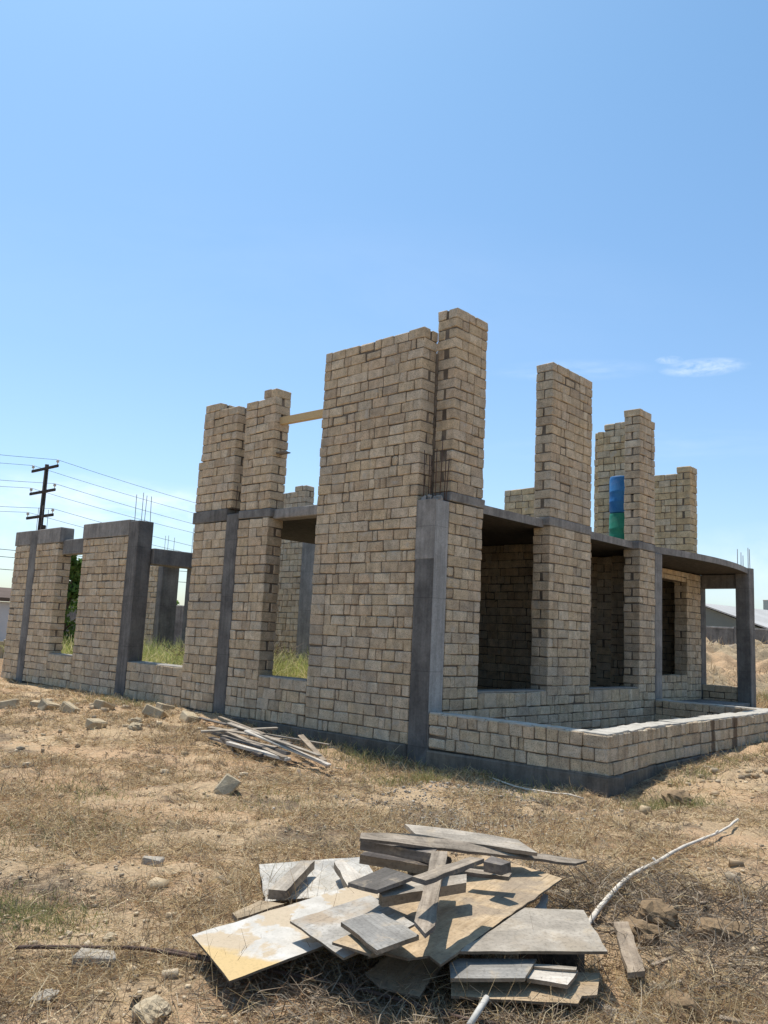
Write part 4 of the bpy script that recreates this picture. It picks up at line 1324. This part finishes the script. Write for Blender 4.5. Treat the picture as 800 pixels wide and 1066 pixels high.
WL = ["nearer power line from the top crossarm", "farther power line from the top crossarm", "nearer power line from the middle crossarm",
      "farther power line from the middle crossarm", "nearer power line from the lowest crossarm", "farther power line from the lowest crossarm"]
for (x, y, z), lab in zip(tips, WL):
    pts = []
    for t in np.linspace(0, 1, 20):
        pts.append((x - 40 + 40 * t, y, z - 4 * 1.1 * t * (1 - t)))
    for t in np.linspace(0, 1, 24)[1:]:
        pts.append((x + 46 * t, y, z - 4 * 1.6 * t * (1 - t)))
    mb = MB()
    mb.tube(pts, .0095, 5)
    props(mb.build("power_line", ["wire"], smooth=True), lab, "cable", "cables of the power line")
for k, (z0, lab) in enumerate(((8.9, "uppermost of the three far cables left of the low piers"), (8.2, "middle one of the three far cables left of the low piers"),
                               (7.0, "lowest of the three far cables left of the low piers"))):
    pts = []
    for t in np.linspace(0, 1, 20):
        pts.append((-40 + 100 * t, 78 - 10 * t, z0 - 4 * .7 * t * (1 - t)))
    mb = MB()
    mb.tube(pts, .03, 5)
    props(mb.build("power_line", ["wire"], smooth=True), lab, "cable", "far cables")

# ------------------------------------------------------------------ trees
def tree(name, x, y, h, rx, label, n=2600, trunk_h=.3, mat="leaf_green", leaf=.16, low=.08, seed=1):
    r = random.Random(seed)
    e = empty(name, (x, y, -.1), label, "tree")
    mb = MB()
    top = Vector((r.uniform(-.15, .15), r.uniform(-.15, .15), h * .8))
    mb.tube([(0, 0, -.2), top * .4, top], [h * .03, h * .02, h * .006], 7)
    clumps = []
    for k in range(26):
        t = low + (1 - low) * (k + r.random()) / 26
        a = r.uniform(0, 6.28)
        prof = math.sin(math.pi * min(1, .18 + .82 * t) ** .8) ** .7
        rad = rx * prof * r.uniform(.25, .95)
        c = Vector((rad * math.cos(a), rad * math.sin(a), h * (t * .97)))
        clumps.append((c, rx * r.uniform(.32, .55) * (.5 + .5 * prof)))
        b0 = top * max(.05, min(.95, c.z / h - .12))
        mb.tube([b0, (b0 + c) * .5 + Vector((0, 0, .1)), c], [h * .008, h * .005, h * .002], 5)
    mb.build("trunk", ["bark"], e, smooth=True)
    pts = []
    for i in range(n):
        c, s = clumps[r.randrange(len(clumps))]
        d = Vector((r.gauss(0, 1), r.gauss(0, 1), r.gauss(0, 1))).normalized() * (r.random() ** .4) * s
        d.z *= .8
        pts.append(c + d)
    pts = np.array(pts)
    m = len(pts)
    d0 = rng.normal(0, 1, (m, 3)); d0 /= np.linalg.norm(d0, axis=1)[:, None]
    d1 = np.cross(d0, rng.normal(0, 1, (m, 3))); d1 /= np.linalg.norm(d1, axis=1)[:, None]
    s = (leaf * rng.uniform(.6, 1.3, m))[:, None]
    V = np.stack([pts - d0 * s, pts + d1 * s * .5, pts + d0 * s, pts - d1 * s * .5], 1)
    o = fast_mesh("crown", V, 4, [[0, 1, 2, 3]], mat)
    o.parent = e
    return e


tree("leafy_tree", 5.75, 24.7, 4.9, 1.15, "leafy green tree seen through the first gap from the left", 5200, low=.03, leaf=.12, seed=3)
tree("leafy_tree", 3.2, 36.6, 4.2, 1.5, "tree top over the dark roof at the left edge of the picture", 2600, low=.2, seed=5)
tree("leafy_tree", 24.5, 46.5, 4.3, 1.6, "tree top above the grey fence seen through the second opening from the left", 1800, low=.2, seed=9)

# ------------------------------------------------------------------ left background
hut = empty("low_hut", (5.0, 33.2, 0), "low white hut with dark brown roof at the left edge", "hut")
mb = MB()
mb.box((-3, -1.3, -.3), (3, 1.6, 2.55), .01)
mb.build("wall", ["white_plaster"], hut)
mb = MB()
mb.prism([(-3.3, -1.6, 2.75), (3.3, -1.6, 2.75), (3.3, 2.0, 3.35), (-3.3, 2.0, 3.35)], (0, 0, -1), .18)
mb.build("roof", ["brown_roof"], hut)
mb = MB()
for i in range(6):
    mb.box((-6 + i * 2.2, 28.6, -.3), (-3.82 + i * 2.2, 28.8, .75 + .1 * (i % 2)), .02, .02)
props(mb.build("low_wall", ["rubble_stone"]), "low rubble wall before the white hut at the left edge", "wall")


def panel_fence(name, p0, p1, h, label, zb=-.3, n=14):
    p0, p1 = Vector(p0), Vector(p1)
    e = empty(name, (p0.x, p0.y, 0), label, "fence")
    d = (p1 - p0)
    L = d.length
    e.rotation_euler = (0, 0, math.atan2(d.y, d.x))
    w = L / n
    mb = MB()
    for i in range(n):
        mb.box((i * w + .08, -.05, zb), ((i + 1) * w - .08, .05, h + .02 * ((i * 7) % 3 - 1)), .015)
    mb.build("panels", ["mid_concrete"], e)
    mb = MB()
    for i in range(n):
        mb.box((i * w + .08, -.07, h - .02), ((i + 1) * w - .08, .07, h + .07), .01)
    mb.build("coping", ["pale_concrete"], e)
    for i in range(n + 1):
        mb = MB()
        mb.box((i * w - .1, -.11, zb), (i * w + .1, .11, h + .1), .015)
        mb.build("fence_post", ["mid_concrete"], e)
    return e


panel_fence("concrete_fence", (13, 44.5, 0), (30, 34.5, 0), 3.1, "grey concrete panel fence seen through the second opening from the left", n=7)

# ------------------------------------------------------------------ right background
panel_fence("concrete_fence", (30.5, 13.0, 0), (43.5, -.7, 0), 3.05, "grey concrete panel fence behind the earth heap on the right", n=8)
shed = empty("long_shed", (49, 15.2, 0), "grey green shed with a light sloping roof beyond the fence", "shed")
# gable towards the plot, ridge running away
A = np.array([49, 15.2, 0.])
dg = np.array([0, -1., 0])            # along the gable to the right
dr = np.array([.985, -.175, 0])       # along the ridge
def S(g, r, z): return tuple(dg * g + dr * r + np.array([0, 0, z]))
mb = MB()
GP = [(-5.2, -.5), (4.6, -.5), (4.6, 3.3), (-.0, 5.0), (-5.2, 3.0)]
v = [S(g, 0, z) for g, z in GP] + [S(g, 34, z) for g, z in GP]
f = [[0, 1, 2, 3, 4], [9, 8, 7, 6, 5]] + [[i, 5 + i, 5 + (i + 1) % 5, (i + 1) % 5] for i in range(5)]
mb.add(v, f)
mb.build("wall", ["shed_wall"], shed)
mb = MB()
mb.prism([S(-.02, -.4, 5.2), S(5.4, -.4, 3.32), S(5.4, 13, 3.32), S(-.02, 13, 5.2)], (0, 0, -1), .1)
mb.prism([S(-.02, 13.05, 5.2), S(5.4, 13.05, 3.32), S(5.4, 34.5, 3.32), S(-.02, 34.5, 5.2)], (0, 0, -1), .1, 1)
mb.prism([S(-.03, -.4, 5.2), S(-5.9, -.4, 2.95), S(-5.9, 34.5, 2.95), S(-.03, 34.5, 5.2)], (0, 0, -1), .1, 1)
mb.build("roof", ["shed_roof", "shed_roof_dark"], shed)
hall = empty("green_hall", (84, 21.5, 0), "pale green flat topped hall at the right edge beyond the shed", "hall")
mb = MB()
mb.box((-2.2, -22, -.5), (20, 0.3, 7.35), .02)
mb.build("wall", ["green_wall"], hall)
mb = MB()
mb.box((-2.22, -22.02, 7.352), (20.02, 0.32, 7.45), .02)
mb.build("roof_edge", ["shed_roof"], hall)

# heap of dug earth with dry grass
hx, hy = 26.5, 4.2
hv, hf = [], []
n1 = 90
for j in range(n1):
    for i in range(n1):
        a, b = (i / (n1 - 1) - .5) * 2, (j / (n1 - 1) - .5) * 2
        # long axis across the view
        px, py = a * 9.5, b * 4.6
        x = hx + px * .62 + py * .78
        y = hy - px * .78 + py * .62
        k = max(0, 1 - (a * a) ** 1.5) * max(0, 1 - b * b) ** .8
        z = 2.05 * k * (1 + .22 * mnoise.noise(Vector((x * .45, y * .45, 7)))) + k * (.5 * abs(mnoise.noise(Vector((x * 1.1, y * 1.1, 1)))) + .30 * mnoise.noise(Vector((x * 2.1, y * 2.1, 12))) + .30 * mnoise.noise(Vector((x * 3.5, y * 3.5, 2))))
        hv.append((x, y, float(ground(x, y)) - .15 + z))
for j in range(n1 - 1):
    for i in range(n1 - 1):
        hf.append((j * n1 + i, j * n1 + i + 1, (j + 1) * n1 + i + 1, (j + 1) * n1 + i))
props(link_mesh("hill", hv, hf, "heap_soil", smooth=True), "heap of dug earth on the right beyond the porch", "earth heap", kind="structure")
H = np.array(hv)
sel = H[H[:, 2] > .1]
idx = rng.integers(0, len(sel), 9000)
pp = sel[idx] + rng.normal(0, .12, (9000, 3)) * np.array([1, 1, 0])
lowk = pp[:, 2] < 1.1
keep = rng.random(9000) < np.where(lowk, .7, .05) + (pp[:, 2] > 1.95) * .25
pp = pp[keep]
n = len(pp)
blades("heap_grass", pp[:, :2], pp[:, 2] - .05, rng.uniform(.2, .6, n), np.full(n, .02), np.clip(rng.beta(2, 4, n), 0, .9), "straw", "dry yellow grass growing on the earth heap", "grass", .7)
n = 16000
x = rng.uniform(15.5, 24, n)
yy = rng.uniform(-7, 5.5, n)
ok = ~((x < 15.4) & (yy > -.2))
xy = np.stack([x[ok], yy[ok]], 1)
n = len(xy)
blades("field_grass", xy, gz(xy[:, 0], xy[:, 1]), rng.uniform(.1, .38, n), np.full(n, .016), np.clip(rng.beta(2, 4, n), 0, .9), "straw", "dry yellow field grass between the porch and the earth heap", "grass", .7)
n = 2500
xy = np.stack([rng.normal(20.5, .9, n), rng.normal(-.2, .8, n)], 1)
blades("field_weeds", xy, gz(xy[:, 0], xy[:, 1]), rng.uniform(.2, .6, n), np.full(n, .016), np.clip(rng.beta(2, 4, n), 0, .9), "weed_green", "green weeds at the foot of the earth heap", "grass", .7)

# ------------------------------------------------------------------ light, sky, camera
SUN_EL, SUN_AZ = 69.0, 14.0            # azimuth from +y towards +x
sd = bpy.data.lights.new("sun", "SUN")
sd.energy = SUN_E
sd.angle = R_(.53)
sd.color = (1.0, .955, .88)
so = bpy.data.objects.new("sun", sd)
COL.objects.link(so)
sv = Vector((math.sin(R_(SUN_AZ)) * math.cos(R_(SUN_EL)), math.cos(R_(SUN_AZ)) * math.cos(R_(SUN_EL)), math.sin(R_(SUN_EL))))
so.rotation_euler = (-sv).to_track_quat("-Z", "Y").to_euler()
so.location = (0, 0, 30)

w = bpy.data.worlds.new("World")
scene.world = w
w.use_nodes = True
nt = w.node_tree
bg = nt.nodes["Background"]
sky = N(nt, "ShaderNodeTexSky")
sky.sky_type = "NISHITA"
sky.sun_disc = False
sky.sun_elevation = R_(SUN_EL)
sky.sun_rotation = R_(SUN_AZ)
sky.altitude = 0
sky.air_density = SKY_AIR
sky.dust_density = SKY_DUST
sky.ozone_density = SKY_OZ
tcw = N(nt, "ShaderNodeTexCoord")
szw = N(nt, "ShaderNodeSeparateXYZ")
nt.links.new(tcw.outputs["Generated"], szw.inputs[0])
tint = ramp(nt, szw.outputs[2], [(0.02, (0.84, 0.91, 0.98)), (0.22, (0.80, 0.94, 1.02)), (0.6, (0.70, 0.97, 1.05))])
col = mix(nt, sky.outputs["Color"], tint, 1.0, "MULTIPLY")
# thin fair weather clouds: soft shreds round a few directions of the sky
geo = N(nt, "ShaderNodeTexCoord")
dirv = geo.outputs["Generated"]


def cloud(prev, d, hw, hh, amount, scale, seed, thr=(.42, .75)):
    d = Vector(d).normalized()
    r = d.cross(Vector((0, 0, 1))).normalized()
    up = r.cross(d)
    def dot(v):
        n = N(nt, "ShaderNodeVectorMath", operation="DOT_PRODUCT")
        nt.links.new(dirv, n.inputs[0])
        n.inputs[1].default_value = v
        return n.outputs["Value"]
    def mth(op, a, b=0.0):
        n = N(nt, "ShaderNodeMath", operation=op)
        for i, q in enumerate((a, b)):
            if isinstance(q, (int, float)):
                n.inputs[i].default_value = q
            else:
                nt.links.new(q, n.inputs[i])
        return n.outputs[0]
    uu, vv = mth("DIVIDE", dot(r), hw), mth("DIVIDE", dot(up), hh)
    rr = mth("ADD", mth("MULTIPLY", uu, uu), mth("MULTIPLY", vv, vv))
    base = mth("SUBTRACT", 1.0, rr)
    base = mth("MAXIMUM", base, 0.0)
    base = mth("MULTIPLY", base, mth("GREATER_THAN", dot(d), 0.0))
    mp = N(nt, "ShaderNodeCombineXYZ")
    nt.links.new(mth("MULTIPLY", uu, scale), mp.inputs[0])
    nt.links.new(mth("MULTIPLY", vv, scale * .55), mp.inputs[1])
    mp.inputs[2].default_value = seed
    nz = noise(nt, mp.outputs[0], 1.0, 6, .6, .3)
    msk = mth("MULTIPLY", base, N2(nz, thr))
    return mix(nt, prev, CLOUD, mth("MINIMUM", mth("MULTIPLY", msk, amount), 1.0))


def N2(fac, thr):
    n = N(nt, "ShaderNodeMapRange")
    n.inputs["From Min"].default_value = thr[0]
    n.inputs["From Max"].default_value = thr[1]
    nt.links.new(fac, n.inputs["Value"])
    return n.outputs["Result"]


CLOUD = (6.6, 7.1, 7.7)
col = cloud(col, (.88, .35, .31), .050, .011, .75, 1.9, 3.0, (.36, .85))
col = cloud(col, (.868, .385, .322), .016, .005, .45, 1.2, 5.0, (.3, .8))
col = cloud(col, (.82, .48, .315), .10, .014, .20, 2.2, 8.0, (.35, .8))
col = cloud(col, (.47, .87, .135), .20, .034, .8, 2.4, 11.0, (.36, .80))
col = cloud(col, (.36, .92, .10), .16, .05, .6, 2.0, 13.0, (.35, .80))
col = cloud(col, (.60, .70, .40), .5, .10, .07, 1.8, 21.0, (.35, .85))
col = cloud(col, (.85, .40, .22), .22, .02, .10, 2.6, 25.0, (.35, .85))
col = cloud(col, (.95, .31, .09), .13, .055, .5, 2.0, 15.0, (.30, .85))
nt.links.new(col, bg.inputs["Color"])
bg.inputs["Strength"].default_value = SKY_S

cam = bpy.data.cameras.new("camera")
cam.sensor_fit = "HORIZONTAL"
cam.sensor_width = 36
cam.lens = 861.6458 / 800 * 36
cam.clip_start = .1
cam.clip_end = 3000
co = bpy.data.objects.new("camera", cam)
COL.objects.link(co)
rot = Matrix((Vector(CAM_R), Vector(CAM_U), -Vector(CAM_F))).transposed()
co.matrix_world = Matrix.Translation(Vector(CAM_POS)) @ rot.to_4x4()
scene.camera = co

scene.view_settings.view_transform = "Standard"
scene.view_settings.look = "None"
scene.view_settings.gamma = 1
scene.view_settings.exposure = EXPO
scene.view_settings.use_curve_mapping = False
scene.render.engine = "CYCLES"
scene.cycles.max_bounces = 8
scene.cycles.diffuse_bounces = 5
